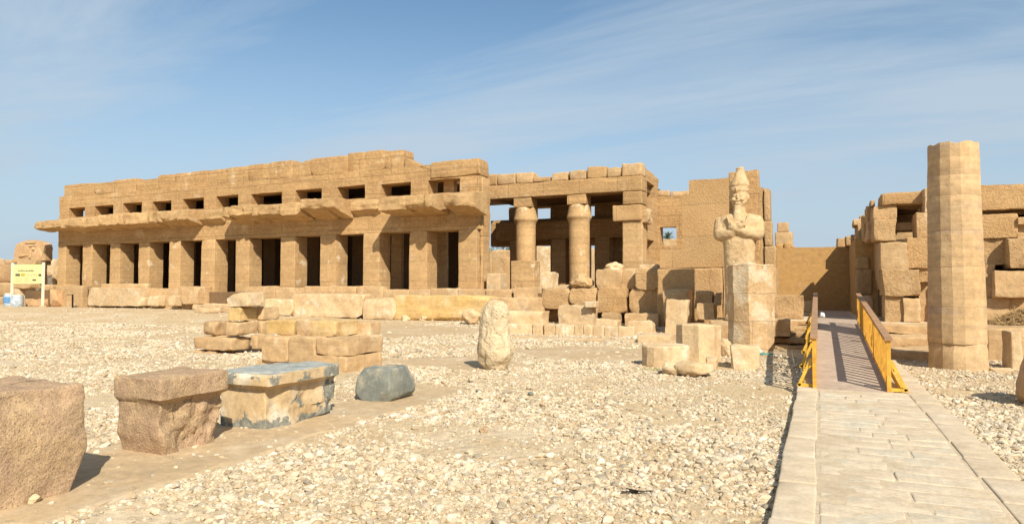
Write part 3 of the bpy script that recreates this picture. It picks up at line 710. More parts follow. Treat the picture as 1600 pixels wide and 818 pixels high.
# the big fluted column, one drum on another
def bigcol():
    z0 = -.2; c = gnd(1497, 579); c = Vector((c.x, c.y, 0)) + Vector((c.x, c.y, 0)).normalized() * .56
    e = empty('fluted_column', (c.x, c.y, -.1), 'broken sixteen-sided sandstone column standing by the ramp', 'column')
    ztop = at(1495, 226, c.y).z
    js = [z0, .62, 1.28, 2.05, 2.95, 3.75, 4.4, ztop]
    js = [z0] + [at(1495, py, c.y - .5).z for py in (537, 480, 416, 360, 304, 272)] + [ztop]
    R = lambda z: .60 - (z + .1) * .0165
    for i in range(len(js) - 1):
        a_, b_ = js[i] + .002, js[i + 1] - .001; o_ = random.Random(i).uniform(-.004, .004)
        n = max(4, int((b_ - a_) / .15))
        def fn(p, i=i):
            if i == len(js) - 2 and p.z > ztop - .35: p.z -= max(0, noise.noise(Vector((p.x * 3.5, p.y * 3.5, 3)))) * .14
            if i == 0:
                q = noise.noise(p * 2.5); p.x += q * .09; p.y += q * .09
            return p
        prof = [(R(a_) * .993, a_)] + [(R(a_ + .02 + (b_ - a_ - .04) * k / n), a_ + .02 + (b_ - a_ - .04) * k / n) for k in range(n + 1)] + [(R(b_) * .993, b_)]
        V, Fc = lathe((c.x + o_, c.y + o_), prof, 16, .12, .014, 4, 2.2, fn)
        obj('drum', V, Fc, 'column', e, 12)
bigcol()

# ------------------------------------------------------------------ passage walls right of the statue
pw = empty('plastered_wall', (-.6, 36, 0), 'smooth ochre plastered wall closing the passage behind the ramp', 'wall')
py_ = 36.0
holewall('wall_face', at(1196, 400, py_).x, 1.9, -.1, at(1270, 386, py_).z, py_, py_ + 1.2, [], 'plaster', pw, amp=.02, step=.6)
for a, b, t, bt in ((1212, 1225, 381, 388), (1225, 1236, 379, 388), (1236, 1243, 384, 388)):
    block(None, a, t, b, bt, py_, .8, 'plaster', 'coping_block', parent=pw, seg=.2)
block('stepped remnant of masonry rising above the plastered wall', 1211, 362, 1240, 392, 38.5, 1.2, 'sand', 'masonry_stub', 'masonry', seg=.3, sink=2.5)
block('small square block topping the stepped masonry remnant', 1214, 347, 1233, 362, 38.6, .9, 'sand', 'stone_block', seg=.2, sink=0.)
sw = empty('plastered_pier', (1.6, 31, 0), 'ochre plastered pier with embedded stones at the passage mouth', 'wall')
holewall('side_wall', 30.95, 35.98, .5, 3.72, 1.33, 2.4, [], 'plaster', sw, axis='X', amp=.02, step=.6)
wx0, wx1 = 1.33, at(1400, 400, 30.9).x
V, Fc = rbox((wx1 - wx0, .9, 3.2), seg=.3, r=.04, amp=.02, chips=2, chip=.05); obj('front_face', place(V, ((wx0 + wx1) / 2, 30.5, .5 + 1.62)), Fc, 'plaster', sw)
for a, t, b, bt in ((1337, 401, 1358, 420), (1339, 420, 1364, 460), (1368, 405, 1378, 424)):
    block(None, a, t, b, bt, 29.93, .25, 'pecked', 'embedded_stone', parent=sw, seg=.12, r=.05, amp=.05, chips=6, chip=.3, sink=0)
block('brown broken boulder resting beside the railing top', 1338, 462, 1366, 503, 26.3, .9, 'granite', 'boulder', 'boulder', seg=.15, r=.15, amp=.08, chips=8, chip=.35)

# masonry wall on the right
mw = empty('block_wall', (8, 25, .7), 'massive sandstone block wall behind the fluted column', 'wall')
for (a, t, b, bt, Y, d, m) in [
    (1377, 379, 1419, 421, 24.9, 1.2, 'sand'), (1380, 421, 1437, 461, 24.85, 1.2, 'pecked'), (1384, 461, 1413, 503, 24.95, 1.1, 'pecked'), (1413, 466, 1437, 503, 24.85, 1.0, 'sand'),
    (1419, 372, 1456, 418, 25.1, 1.3, 'rough'), (1437, 418, 1456, 440, 25.2, 1.1, 'pecked'), (1437, 441, 1458, 505, 25.5, 1., 'sand'),
    (1367, 344, 1399, 375, 26.0, 1.3, 'pecked'), (1366, 321, 1400, 343, 26.05, 1.3, 'pecked'),
    (1399, 347, 1434, 358, 26.6, 1.0, 'sand'), (1399, 375, 1425, 380, 26.3, 1.0, 'sand'), (1434, 332, 1456, 371, 25.4, 1.1, 'pecked'),
    (1446, 294, 1458, 331, 25.5, 1.2, 'sand'),
    (1530, 287, 1612, 326, 24.6, 1.5, 'rough'), (1530, 327.5, 1640, 334, 25.3, 1.2, 'sand'), (1530, 335, 1590, 371, 24.7, 1.4, 'rough'), (1591, 339, 1640, 349, 24.6, 1.2, 'pecked'), (1591, 350, 1640, 371, 24.8, 1.2, 'pecked'),
    (1535, 372, 1578, 412, 24.8, 1.2, 'pecked'), (1578, 372, 1640, 418, 24.3, 1.4, 'pecked'),
    (1535, 413, 1554, 464, 24.8, 1.2, 'sand'), (1556, 423, 1612, 464, 24.4, 1.3, 'sand'), (1535, 465, 1577, 506, 24.75, 1.2, 'sand'), (1578, 464, 1640, 506, 24.8, 1.2, 'pecked'),
    (1613, 287, 1700, 330, 24.7, 1.4, 'rough'), (1641, 335, 1720, 418, 24.8, 1.4, 'pecked'), (1613, 419, 1720, 506, 24.8, 1.3, 'pecked'),
    (1456, 372, 1534, 440, 25.3, 1.2, 'sand'), (1458, 440, 1534, 506, 25.3, 1.2, 'sand'), (1456, 300, 1532, 371, 25.4, 1.2, 'sand')]:
    block(None, a - 1.2, t - .6, b + 1.2, bt + 1, Y, d, m, 'wall_block', parent=mw, flush=True, seg=.13, r=.02, amp=.04, chips=7, chip=.10, freq=2.2, sink=.0)
block(None, 1372, 299, 1450, 320, 25.9, 1.6, 'rough', 'lintel', parent=mw, seg=.25, r=.06, amp=.05, chips=5, chip=.15, sink=0)
wbox('wall_core', at(1530, 400, 26.).x, 22, 26.0, 27.5, .6, 4.3, 'sand', mw, seg=1.)
wbox('wall_core', at(1380, 400, 26.).x + .3, at(1532, 400, 26.).x, 26.1, 27.3, .6, at(1430, 380, 26.3).z, 'sand', mw, seg=1.)
wbox('rear_wall', at(1372, 400, 26.).x + .2, 7., 31.5, 32.3, .6, 4.6, 'inner', mw, seg=1.)  # set deep and shade-coloured so the opening under the lintel stays black
wbox('light_block_slab', at(1372, 400, 26.).x + .3, 7., 27.55, 32.0, 4.45, 4.85, 'inner', mw, seg=1.)  # unseen cover added to keep light out of the lintel opening
wbox('side_wall', at(1372, 400, 26.).x + .25, at(1399, 400, 26.).x, 27.4, 31.5, .6, 4.44, 'inner', mw, seg=1.)  # closure added with the cover, stops light entering from the side
# stepped ruin running away behind it
sr = empty('stepped_ruin', (2.2, 33, 0), 'stepped stack of weathered blocks above the passage side wall', 'ruin')
for (a, t, b, bt, Y, d, m) in [(1350, 321, 1367, 346, 27.6, 1.2, 'pecked'), (1352, 346, 1368, 375, 27.5, 1.2, 'sand'), (1347, 335, 1356, 375, 29.0, 1., 'pecked'),
    (1337, 350, 1351, 375, 31.5, 1.2, 'pecked'), (1331, 342, 1350, 352, 31.6, 1.2, 'sand'), (1342, 336, 1350, 344, 31.8, .9, 'sand'), (1328, 366, 1337, 377, 33.0, 1.2, 'sand'), (1320, 368, 1332, 383, 35.0, 1.2, 'pecked'), (1307, 371, 1321, 386, 36.9, 1.2, 'sand'), (1358, 313, 1368, 322, 27.3, .9, 'sand')]:
    block(None, a, t, b, bt, Y, d, m, 'ruin_block', parent=sr, seg=.2, r=.06, amp=.05, chips=6, chip=.25, sink=.02)
V, Fc = rbox((1.2, 6., 2.9), seg=.5, r=.08, amp=.06); obj('ruin_core', place(V, (2.6, 31.2, 3.0)), Fc, 'sand', sr)
# foundation kerb right of the column
tf = empty('foundation_wall', (6, 21, -.1), 'low stone foundation right of the fluted column', 'wall')
for (x0, x1, y0, z1, m) in [(3.9, 5.3, 20.95, .74, 'sand'), (5.32, 7.4, 20.9, .76, 'sand'), (7.42, 10.5, 20.95, .75, 'pecked'), (3.2, 3.88, 21.6, .45, 'pecked')]:
    V, Fc = rbox((x1 - x0, 3.7, z1 + .3), seg=.3, r=.05, amp=.04, chips=5, chip=.08); obj('foundation_block', place(V, ((x0 + x1) / 2, y0 + 1.85, (z1 - .3) / 2)), Fc, m, tf)
block('upright block leaning on the foundation right of the fluted column', 1566, 515, 1597, 577, None, .7, 'pale', yaw=.08, seg=.15)
block('flat low kerb slab lying at the foundation foot right of the fluted column', 1545, 574, 1590, 583, None, .5, 'pale', 'stone_slab', 'stone slab', seg=.15)
c = gnd(1622, 640); V, Fc = boulder((c.x + .42, c.y + .55, .28), (.62, .6, .58), 13, .12, 3, cutd=(.75, .9)); V = [Vector((v.x, v.y, max(v.z, -.15))) for v in V]; tag(obj('boulder', V, Fc, 'red'), 'reddish rounded boulder at the frame edge right of the path', 'boulder')

# ------------------------------------------------------------------ loose blocks: (label, px0, top, px1, bottom, Y, depth, material)
def many(rows, group=None, **kw):
    for r in rows:
        L_, a, t, b, bt, Y, d, m = r[:8]; ex = dict(kw); ex.update(r[8] if len(r) > 8 else {})
        if Y and 30.8 <= Y < 31.7: ex['flush'] = True; a -= .8; b += .4
        block(L_, a, t, b, bt, Y, d, m, group=group, **ex)
# between the columns and the rough wall
many([
    ('squarish block with hatched face, lowest left of the retaining row', 846, 451, 890, 481, 31.2, 1.2, 'pecked'),
    ('block with broken middle beside the hatched one, under the boulder', 890.5, 450, 932, 475, 31.1, 1.2, 'pecked'),
    ('large square block directly under the block with the wedge cap', 934, 450, 978, 487, 31.0, 1.2, 'rough'),
    ('wide block with diagonal chisel marks left of the statue shadow', 984, 451, 1040, 490, 31.0, 1.2, 'pecked'),
    ('pale squat block behind the hatched one, beside the pedestal', 845, 425, 873, 451, 33.6, 1.1, 'pale'),
    ('square block topped by a wedge shaped stone', 932, 421, 971, 450, 31.2, 1.1, 'sand'),
    ('smooth block under the end pier of the hall', 971, 419, 995, 451, 31.5, 1.0, 'sand'),
    ('square block with crumbling lower edge beside the end pier', 994, 419, 1030, 451, 30.9, 1.0, 'pecked'),
    ('thin pale stone on top of the block beside the end pier', 1000, 413, 1027, 420, 31.2, .7, 'pale', dict(sink=0)),
    ('small pale slab lying between squat block and rounded boulder', 866, 445, 889, 451, 31.5, .6, 'pale', dict(sink=0)),
    ('low block under the hatched one, partly buried', 858, 480, 880, 503, None, .7, 'sand'),
    ('carved block with projecting right shoulder behind the kerb stones', 872, 476, 935, 508, None, .9, 'pale'),
    ('thin ledge stone lying on the carved block', 914, 471, 937, 480, 29.6, .6, 'pale', dict(sink=0)),
    ('small block wedged beneath the large square one', 940, 488, 972, 505, 30.2, .8, 'sand'),
    ('sloping pale slab leaning right of the carved block', 930, 498, 972, 511, None, .9, 'pale', dict(tilt=(0, .08))),
    ('flat cracked block under the wide chiselled one', 976, 489, 1036, 508, 29.6, .9, 'sand'),
    ('tapering slab fragment pointing right before the retaining row', 977, 500, 1026, 520, None, .8, 'pale', dict(tilt=(0, -.06), chip=.35)),
    ('tall leaning block half in the statue shadow', 1040, 468, 1079, 521, None, .9, 'pale', dict(tilt=(0, .05))),
    ('square block behind the slabs left of the statue feet', 1085, 455, 1117, 480, 28.0, .8, 'pecked'),
    ('dark shaded low block left of the statue feet', 1088, 473, 1121, 497, 26.3, .8, 'sand'),
    ('small block touching the statue base on its left', 1117, 457, 1130, 475, 28.0, .8, 'sand'),
    ('broad shaded block behind the tall leaning one', 1036, 452, 1082, 500, 28.6, 1.0, 'sand'),
    ('flat slab on the ground before the shaded low block', 1080, 494, 1124, 506, None, .9, 'sand'),
    ('low paving slab behind the low round drum', 996, 520, 1058, 537, None, 1.3, 'pale', dict(seg=.2)),
    ('brown block at the foot of the polygonal pier, right of stump', 1139, 537, 1188, 577, None, .9, 'pale', dict(yaw=.12)),
    ('small wedge stone between flat boulder and faceted stump', 1102, 558, 1122, 576, None, .35, 'pale', dict(chips=8, chip=.4)),
    ('large pecked block left of the steps', 1209, 461, 1256, 497, 25.3, 1.1, 'pecked'),
    ('shaded block in the passage behind the left railing', 1254, 470, 1275, 487, 29.5, 1.0, 'sand'),
    ('low plain block right of the polygonal pier', 1206, 497, 1236, 524, 22.4, .9, 'sand'),
], seg=.11, r=.018, amp=.045, chips=9, chip=.15, freq=2.4)
def bould(label, px0, py0, px1, py1, mat, seed, Y=None, name='boulder', cat='boulder', amp=.3, cuts=6, dy=None, cutd=(.55, .85), sink=.03):
    g0 = gnd((px0 + px1) / 2, py1) if Y is None else at((px0 + px1) / 2, py1, Y)
    D = (g0 - EYE).dot(Vector((-math.sin(YAW), math.cos(YAW), 0))); w_ = (px1 - px0) * D / F_PX / 2; h_ = (py1 - py0) * D / F_PX / 2
    dy = dy or w_ * .8
    c = Vector((g0.x, g0.y, g0.z + h_ - sink)) + Vector((g0.x, g0.y, 0)).normalized() * dy * .7
    V, Fc = boulder(c, (w_ * 1.08, dy, h_ * 1.06), seed, amp, cuts, cutd=cutd)
    # make it sit: flatten below the ground line
    V = [Vector((v.x, v.y, max(v.z, g0.z - .05))) for v in V]
    return tag(obj(name, V, Fc, mat), label, cat)
bould('rounded boulder with hollow face on the retaining row', 889, 425, 932, 450, 'pecked', 5, 31.2)
bould('wedge shaped stone perched on a square block', 944, 408, 973, 423, 'pale', 9, 31.4)
bould('rounded rubble stone behind the faceted stump', 1122, 528, 1142, 557, 'pale', 21)
bould('broad flat boulder lying before the low round drum', 1056, 560, 1115, 589, 'pale', 31, amp=.15)
bould('small flat boulder tucked under the low round drum', 1031, 563, 1072, 586, 'pale', 32, amp=.15)
bould('pale rounded boulder leaning on the long front block', 721, 481, 756, 507, 'pale', 14)
bould('small rubble stone under the long front block', 625, 492, 640, 501, 'pale', 15)
bould('tiny rubble stone under the long front block, farther right', 655, 493, 668, 501, 'pale', 16)
bould('pebble sized pale stone on the ramp landing', 1281, 487, 1289, 495, 'wht', 17, 22.8)
# upright pitted stone
g0 = gnd(769, 581)
def upright():
    V, Fc = boulder((0, 0, 0), (1, 1, 1), 44, .0, 0, 5, 1.5)
    o_ = []
    for v in V:
        t = (v.z + 1) / 2; t = max(0, min(1.05, t))
        prof = np.interp(t, [0, .04, .12, .28, .42, .52, .64, .78, .9, .97, 1.03], [.10, .24, .35, .44, .41, .35, .345, .34, .27, .18, .03])
        off = np.interp(t, [0, .3, .6, 1], [.0, .0, -.01, .02])
        rr = math.hypot(v.x, v.y) or 1; lim = math.sqrt(max(0., 1 - min(1, abs(v.z)) ** 6))
        k = prof / max(.05, rr)
        o_.append(Vector((g0.x - .11 + off + v.x * k, g0.y + .38 + v.y * k * .8, g0.z - .05 + t * 1.66)) + noise.noise_vector(v * 2.1) * .06 + noise.noise_vector(v * 5.5) * .022)
    return tag(obj('standing_stone', o_, Fc, 'lime'), 'pitted upright limestone boulder standing alone on the gravel', 'standing stone')
upright()
# front row at the hall
many([
    ('rounded block left end of the front row, beside the stacked ruin', 414, 467, 456, 491, 31.0, .9, 'pale'),
    ('long pale block with cracked base before the middle pillars', 455, 459, 567, 494, 31.2, 1.1, 'pale'),
    ('squarish block with a round hole before the hall', 567, 465, 617, 498, 30.9, 1.1, 'pale'),
    ('very long yellowish block before the right pillars', 616, 461, 762, 499, 31.0, 1.1, 'yellow'),
    ('long block behind the upright stone, upper course', 757, 464, 850, 487, 31.2, 1.2, 'sand'),
    ('long low block behind the upright stone, lower course', 792, 485, 859, 507, 29.9, 1.0, 'pale'),
    ('pedestal foot block under the left bell capital column', 801, 449, 846, 466, 32.2, 1.1, 'sand'),
    ('big white faced block before the left pillars', 136, 450, 217, 477, 31.6, 1.2, 'pale'),
    ('small brownish stone right of the big white faced block', 214, 465, 230, 477, 31.7, .8, 'pale'),
    ('middle whitish rubble stone in the low left row', 230, 462, 262, 477, 31.8, .8, 'pale'),
    ('brown topped rubble stone ending the low left row', 262, 462, 289, 477, 31.7, .8, 'pale'),
    ('square block with broken corner left of the entrance', 282, 449, 324, 474, 31.9, .8, 'sand'),
    ('flat slab step before the narrow entrance', 300, 475, 358, 483, 30.7, 1.2, 'pale', dict(tilt=(0, .01))),
    ('lower broken slab step before the narrow entrance', 304, 481, 345, 487, 29.9, .9, 'pale'),
    ('long block with undercut end behind the sign', 36, 453, 111, 478, 32.0, 1.1, 'red', dict(chips=8, chip=.35)),
], seg=.15, r=.035, amp=.06, chips=9, chip=.2, freq=1.5)
# kerb row
for i, (a, b, t, bt) in enumerate([(794, 830, 505, 517), (831, 847, 505, 518), (849, 866.5, 505.5, 519), (867, 881, 506, 519.5), (882, 896, 506.5, 520), (897, 911, 507, 521), (911.5, 925, 507, 521.5), (926, 942.5, 508, 522.5), (944, 965, 509, 524), (966, 990, 509, 524)]):
    lb = ['longest pale kerb stone, left end of the kerb row', 'brownish kerb stone next to the longest one', 'bright square kerb stone third from the left end', 'slanted small kerb stone fourth from the left end', 'brownish pitted kerb stone fifth from the left end', 'narrow pale kerb stone sixth from the left end', 'narrowest kerb stone with pits, seventh from the left end', 'pale kerb stone eighth from the left end', 'square kerb stone second from the right end', 'wide kerb stone closing the right end of the row'][i]
    block(lb, a - .2, t, b + .3, bt, gnd(890, 524).y, .25, 'pale', 'kerb_block', 'kerb stone', group='pale kerb stones in a row before the hall', flush=True, seg=.1, r=.04, amp=.03, chips=4, chip=.15, yaw=random.Random(i).uniform(-.06, .06), zb=gh(-8, 24) - .02)
V, Fc = rbox((6.9, .5, .2), seg=.3, r=.05, amp=.04); p0 = gnd(895, 530); tag(obj('stone_slab', place(V, (p0.x + .2, p0.y - .1, p0.z - .02)), Fc, 'strip'), 'long low footing slab under the kerb row', 'stone slab')
# stacked ruin, left centre
Yr = 14.3
st = 'dry stacked blocks on the gravel'
many([
    ('flat buried base slab under the narrow stack', 304, 543, 374, 556, 14.25, 1.0, 'sand', dict(tilt=(0, .02))),
    ('long bottom block with undercut left end in the narrow stack', 299, 523.5, 394, 547, 14.3, .8, 'sand', dict(chips=8, chip=.3)),
    ('small left block in the second course of the narrow stack', 317, 500.5, 352, 523, 14.5, .7, 'sand'),
    ('wide right block in the second course of the narrow stack', 352, 501, 402.5, 524.5, 14.4, .75, 'sand'),
    ('yellow streaked block in the third course of the narrow stack', 356, 479, 403, 502, 14.5, .7, 'yellow', dict(yaw=.06)),
    ('wedge shaped top stone of the narrow stack', 353, 457.5, 415, 480, 14.5, .7, 'pale', dict(tilt=(0, -.07), chips=8, chip=.35)),
    ('brown block behind the yellow streaked one', 399, 478, 421.5, 499, 15.2, .7, 'sand'),
    ('small block behind the second course of the narrow stack', 401, 498.5, 417, 522, 15.2, .7, 'sand'),
    ('shaded block under the back of the narrow stack', 393, 521, 409, 545, 15.0, .7, 'sand'),
], group=st, seg=.08, r=.025, amp=.045, chips=9, chip=.2, freq=2.2, sink=0)
# low wall of long blocks, corner at x=-9.6
xc = -9.55
lw = 'long blocks of the low two course wall'
def wb(label, x0, x1, y0, y1, z0, z1, mat='sand', **kw):
    k = dict(seg=.08, r=.022, amp=.035, chips=8, chip=.15, freq=2.2); k.update(kw)
    V, Fc = rbox((x1 - x0, y1 - y0, z1 - z0), **k)
    return tag(obj('stone_block', place(V, ((x0 + x1) / 2, (y0 + y1) / 2, (z0 + z1) / 2)), Fc, mat), label, 'stone block', lw)
def lx(px, Y): return at(px, 530, Y).x
wb('bottom corner block of the low wall, right end', lx(488, 12.3), xc + .02, 12.25, 13.6, -.14, .235)
wb('left long block in the middle course of the low wall', lx(408, 12.35), lx(450, 12.35) - .01, 12.35, 13.3, .03, .62)
wb('block with two pale round marks in the middle course', lx(450, 12.35), lx(496, 12.35), 12.33, 13.4, .0, .625)
wb('right corner block in the middle course of the low wall', lx(496, 12.35) + .01, xc, 12.3, 13.65, .24, .63)
wb('left streaked block in the top course of the low wall', lx(417, 12.9), lx(461, 12.9), 12.85, 13.6, .625, .97, 'yellow')
wb('middle block in the top course of the low wall', lx(461, 12.8) + .01, lx(488, 12.8), 12.8, 13.7, .63, .98)
wb('right split block in the top course of the low wall', lx(488, 12.7) + .01, lx(512, 12.7) + .25, 12.65, 13.5, .635, .99, 'yellow', chip=.22)
wb('far block behind the top course of the low wall', lx(560, 14.), xc - .3, 13.55, 14.0, .58, .93)
wb('half buried footing block under the low wall, left part', lx(405, 12.5), lx(487, 12.5), 12.45, 13.5, -.15, .05)
bould('small pebble boulder against the low wall corner', 583, 562, 592, 571, 'pale', 61)

# ------------------------------------------------------------------ foreground blocks standing in a line
def fbox(name, label, x0, x1, y0, y1, z0, z1, mat, warp, **kw):
    k = dict(seg=.035, r=.035, amp=.03, chips=6, chip=.1, freq=2.6); k.update(kw)
    V, Fc = rbox((x1 - x0, y1 - y0, z1 - z0), **k)
    return tag(obj(name, place(V, ((x0 + x1) / 2, (y0 + y1) / 2, (z0 + z1) / 2), warp=warp), Fc, mat), label, 'stone block', 'carved hard stone blocks in a line on the sand strip')
def w1(v):                                                          # granite block 1: bottom far corner rounded away, ledge on top
    x, y, z = v
    t = max(0, (-z - .02) / .45); y -= max(0, y - (.95 - 1.0)) * 0
    if y > .35: y -= (max(0, -z - .05) ** 1.6) * .75 * (y - .35) / .7
    if z > .30 and x > 0: x -= max(0, noise.noise(Vector((y * 2.5, z * 3, 1))) + .25) * .09 * min(1, (z - .30) / .08)
    return Vector((x, y, z)) + noise.noise_vector(v * 3) * .02 + noise.noise_vector(v * 11) * .006
fbox('granite_block', 'large pink granite block cut off by the frame edge', -7.35, -6.22, 2.2, 4.2, -.14, .865, 'granite', w1, r=.03, chips=2, chip=.03, amp=.022, seed=322)
def w2(v):
    x, y, z = v
    if z < .21:                                                     # body set back under the cap
        k = min(1, (.21 - z) / .03); x -= .09 * k if x > 0 else 0
        if y < 0: y += .05 * k
        q = noise.fractal(Vector((y * 3, z * 3, x * 2)), .8, 2, 4)
        if x > 0: x += q * .075 + noise.fractal(Vector((y * 9, z * 9, 4)), .8, 2, 4) * .022
        if y > .2: y -= max(0, -z) ** 1.3 * .35
        if y < -.2: y += max(0, -z - .2) * .3
    elif x < -.1 : x -= .03 * noise.noise(v * 4)
    return Vector((x, y, z))
fbox('granite_block', 'pinkish granite block with projecting cap, beside the dark crusted one', -7.25, -6.5, 5.18, 6.13, -.14, .77, 'granite', w2, r=.025, chips=4, chip=.05, seed=303)
m = rock('crusted_block', (.56, .42, .25), (.50, .34, .17), (.66, .57, .43), (.5, .62), 1.6, .5, grain=40, gb=.4, jit=0, bdist=.015, coarse=4)
t = m.node_tree; L = t.links; b = t.nodes['Principled BSDF']
base = b.inputs['Base Color'].links[0].from_socket
g_ = N(t, 'ShaderNodeNewGeometry'); s_ = N(t, 'ShaderNodeSeparateXYZ'); L.new(g_.outputs['Position'], s_.inputs[0])
nn_ = N(t, 'ShaderNodeTexNoise'); nn_.inputs['Scale'].default_value = 3.6; nn_.inputs['Detail'].default_value = 7; nn_.inputs['Roughness'].default_value = .65; L.new(g_.outputs['Position'], nn_.inputs['Vector'])
def mr(s, a, bb, lo, hi):
    r = N(t, 'ShaderNodeMapRange'); r.inputs[1].default_value = a; r.inputs[2].default_value = bb; r.inputs[3].default_value = lo; r.inputs[4].default_value = hi; L.new(s, r.inputs[0]); return r.outputs[0]
def mad(op, a, bb):
    x = N(t, 'ShaderNodeMath', operation=op)
    for i, q in ((0, a), (1, bb)):
        if isinstance(q, float): x.inputs[i].default_value = q
        else: L.new(q, x.inputs[i])
    return x.outputs[0]
top_ = mr(s_.outputs[2], .635, .65, 0, .55)                          # polished dark top slab surface, crust along the foot
foot = mr(s_.outputs[2], -.05, .30, .16, 0)
capb = mad('MULTIPLY', mr(s_.outputs[2], .47, .50, 0, .06), mr(s_.outputs[2], .60, .63, 1, 0))
far_ = mr(s_.outputs[1], 7.75, 8.0, 0, .13)
fac = mad('ADD', mad('ADD', mad('ADD', nn_.outputs[0], top_), mad('ADD', foot, capb)), far_)
fm = mr(fac, .60, .64, 0, 1)
x_ = N(t, 'ShaderNodeMixRGB'); L.new(fm, x_.inputs[0]); L.new(base, x_.inputs[1]); 
dn_ = N(t, 'ShaderNodeTexNoise'); dn_.inputs['Scale'].default_value = 9; dn_.inputs['Detail'].default_value = 8; dn_.inputs['Roughness'].default_value = .7; L.new(g_.outputs['Position'], dn_.inputs['Vector'])
dc_ = N(t, 'ShaderNodeMixRGB'); L.new(mr(dn_.outputs[0], .35, .65, 0, 1), dc_.inputs[0]); dc_.inputs[1].default_value = (.11, .115, .10, 1); dc_.inputs[2].default_value = (.30, .285, .225, 1)
tc_ = N(t, 'ShaderNodeMixRGB'); L.new(mr(dn_.outputs[0], .38, .66, 0, 1), tc_.inputs[0]); tc_.inputs[1].default_value = (.235, .26, .25, 1); tc_.inputs[2].default_value = (.42, .40, .34, 1)
tm_ = N(t, 'ShaderNodeMixRGB'); L.new(mr(s_.outputs[2], .635, .65, 0, 1), tm_.inputs[0]); L.new(dc_.outputs[0], tm_.inputs[1]); L.new(tc_.outputs[0], tm_.inputs[2]); L.new(tm_.outputs[0], x_.inputs[2]); L.new(x_.outputs[0], b.inputs['Base Color'])
M['crust'] = m
def w3(v):
    x, y, z = v
    if z < .22:
        k = min(1, (.22 - z) / .03)
        if x > 0: x -= .12 * k
        if y < 0: y += .10 * k
        y += .07 * max(0, y) * k
        if y > .3: y -= max(0, -z - .15) * .25
        if x > 0: x += noise.fractal(Vector((y * 2.5, z * 3, 8)), .8, 2, 4) * .05
        if z < -.15: z += max(0, y + .3) * .09
    return Vector((x, y, z)) + noise.noise_vector(v * 4) * .008
fbox('stone_block', 'pale block with projecting cap and polished dark grey top', -7.35, -6.42, 6.68, 8.1, -.13, .655, 'crust', w3, r=.02, amp=.015, chips=5, chip=.06, seed=306)
def w4(v):
    x, y, z = v; k = max(0, z + .05)
    return Vector((x * (1 - .25 * k), y * (1 - .3 * k), z)) + noise.noise_vector(v * 3) * .02
fbox('stone_block', 'small dark grey granodiorite block at the far end of the line', -6.98, -6.30, 9.2, 10.0, -.13, .44, 'dark', w4, r=.035, chips=14, chip=.26, amp=.015, seed=318)

# ------------------------------------------------------------------ left edge: sign, drums, arched stele, ruins
sg = gnd(43, 478); SYg = 31.0
def zs(py, px=43, Y=31.0): return at(px, py, Y).z
e = empty('information_sign', (at(43, 470, 31.0).x, 31.0, .35), 'faded yellow information board on two cream posts', 'sign')
xa, xb = at(19, 440, 31.).x, at(67.5, 440, 31.).x
for x_p in (xa, xb):
    V, Fc = bar((x_p, 31.0, .2), (x_p, 31.0, zs(410)), .13, .13); obj('post', V, Fc, 'white', e, 0)
    V, Fc = rbox((.34, .34, .2), seg=.1); obj('post_footing', place(V, (x_p, 31.0, .40)), Fc, 'pale', e)
V, Fc = bar((xa + .08, 31.0, (zs(413) + zs(443)) / 2), (xb - .08, 31.0, (zs(413) + zs(443)) / 2), .05, zs(413) - zs(443)); pn = obj('panel', V, Fc, 'board', e, 0)
def mark(px0, py0, px1, py1, mat, dy=0):
    V = [at(px0, py0, 30.968 + dy), at(px1, py0, 30.968 + dy), at(px1, py1, 30.968 + dy), at(px0, py1, 30.968 + dy)]; V += [v + Vector((0, .004, 0)) for v in V]
    return (V, [[0, 1, 2, 3], [4, 5, 6, 7], [0, 1, 5, 4], [1, 2, 6, 5], [2, 3, 7, 6], [3, 0, 4, 7]])
def glyphs():
    P = []; r = random.Random(4)                                     # arabic-like title line: joined strokes on a baseline
    x = 28.5
    while x < 52:
        w0 = r.uniform(1.0, 2.6); P.append(mark(x, 422.4 + r.uniform(-.3, .2), x + w0, 423.3, None))
        if r.random() < .55: P.append(mark(x + w0 * .4, 420.2 + r.uniform(0, .8), x + w0 * .4 + .45, 422.6, None))
        if r.random() < .4: P.append(mark(x + w0 * .3, 424.0, x + w0 * .3 + .5, 424.5, None))
        x += w0 + r.choice((-.15, .4))
    return merge(P)
V, Fc = glyphs(); obj('title_lettering', V, Fc, 'ink', pn, 0)
P = [mark(24, 427.5, 31, 431, None), mark(50, 479, 50.5, 479.2, None), mark(60, 427.8, 64.5, 431.2, None), mark(50.5, 436, 56.5, 438.4, None)]
P.pop(1)
V, Fc = merge(P); obj('printed_pictures', V, Fc, 'ink', pn, 0)
V, Fc = merge([mark(32.5, 426.8, 39, 431.2, None)]); obj('printed_picture', V, Fc, 'ink3', pn, 0)
P = []; r = random.Random(2); x = 40.5
for k in range(8):                                                  # the line of pale block capitals, too worn to read
    P += [mark(x, 427.6, x + .4, 431.2, None)]
    if k % 2 == 0: P += [mark(x + .4, 427.6, x + 1.4, 428.1, None), mark(x + .4, 429.3, x + 1.2, 429.7, None)]
    else: P += [mark(x + 1.3, 427.6, x + 1.7, 431.2, None), mark(x + .4, 430.8, x + 1.3, 431.2, None)]
    x += 2.3
for row in range(4):
    for c0, c1 in ((24, 36), (38, 48)):
        P.append(mark(c0, 434 + row * 1.9, c1 - r.uniform(0, 3), 434.5 + row * 1.9, None))
V, Fc = merge(P); obj('printed_text', V, Fc, 'ink2', pn, 0)

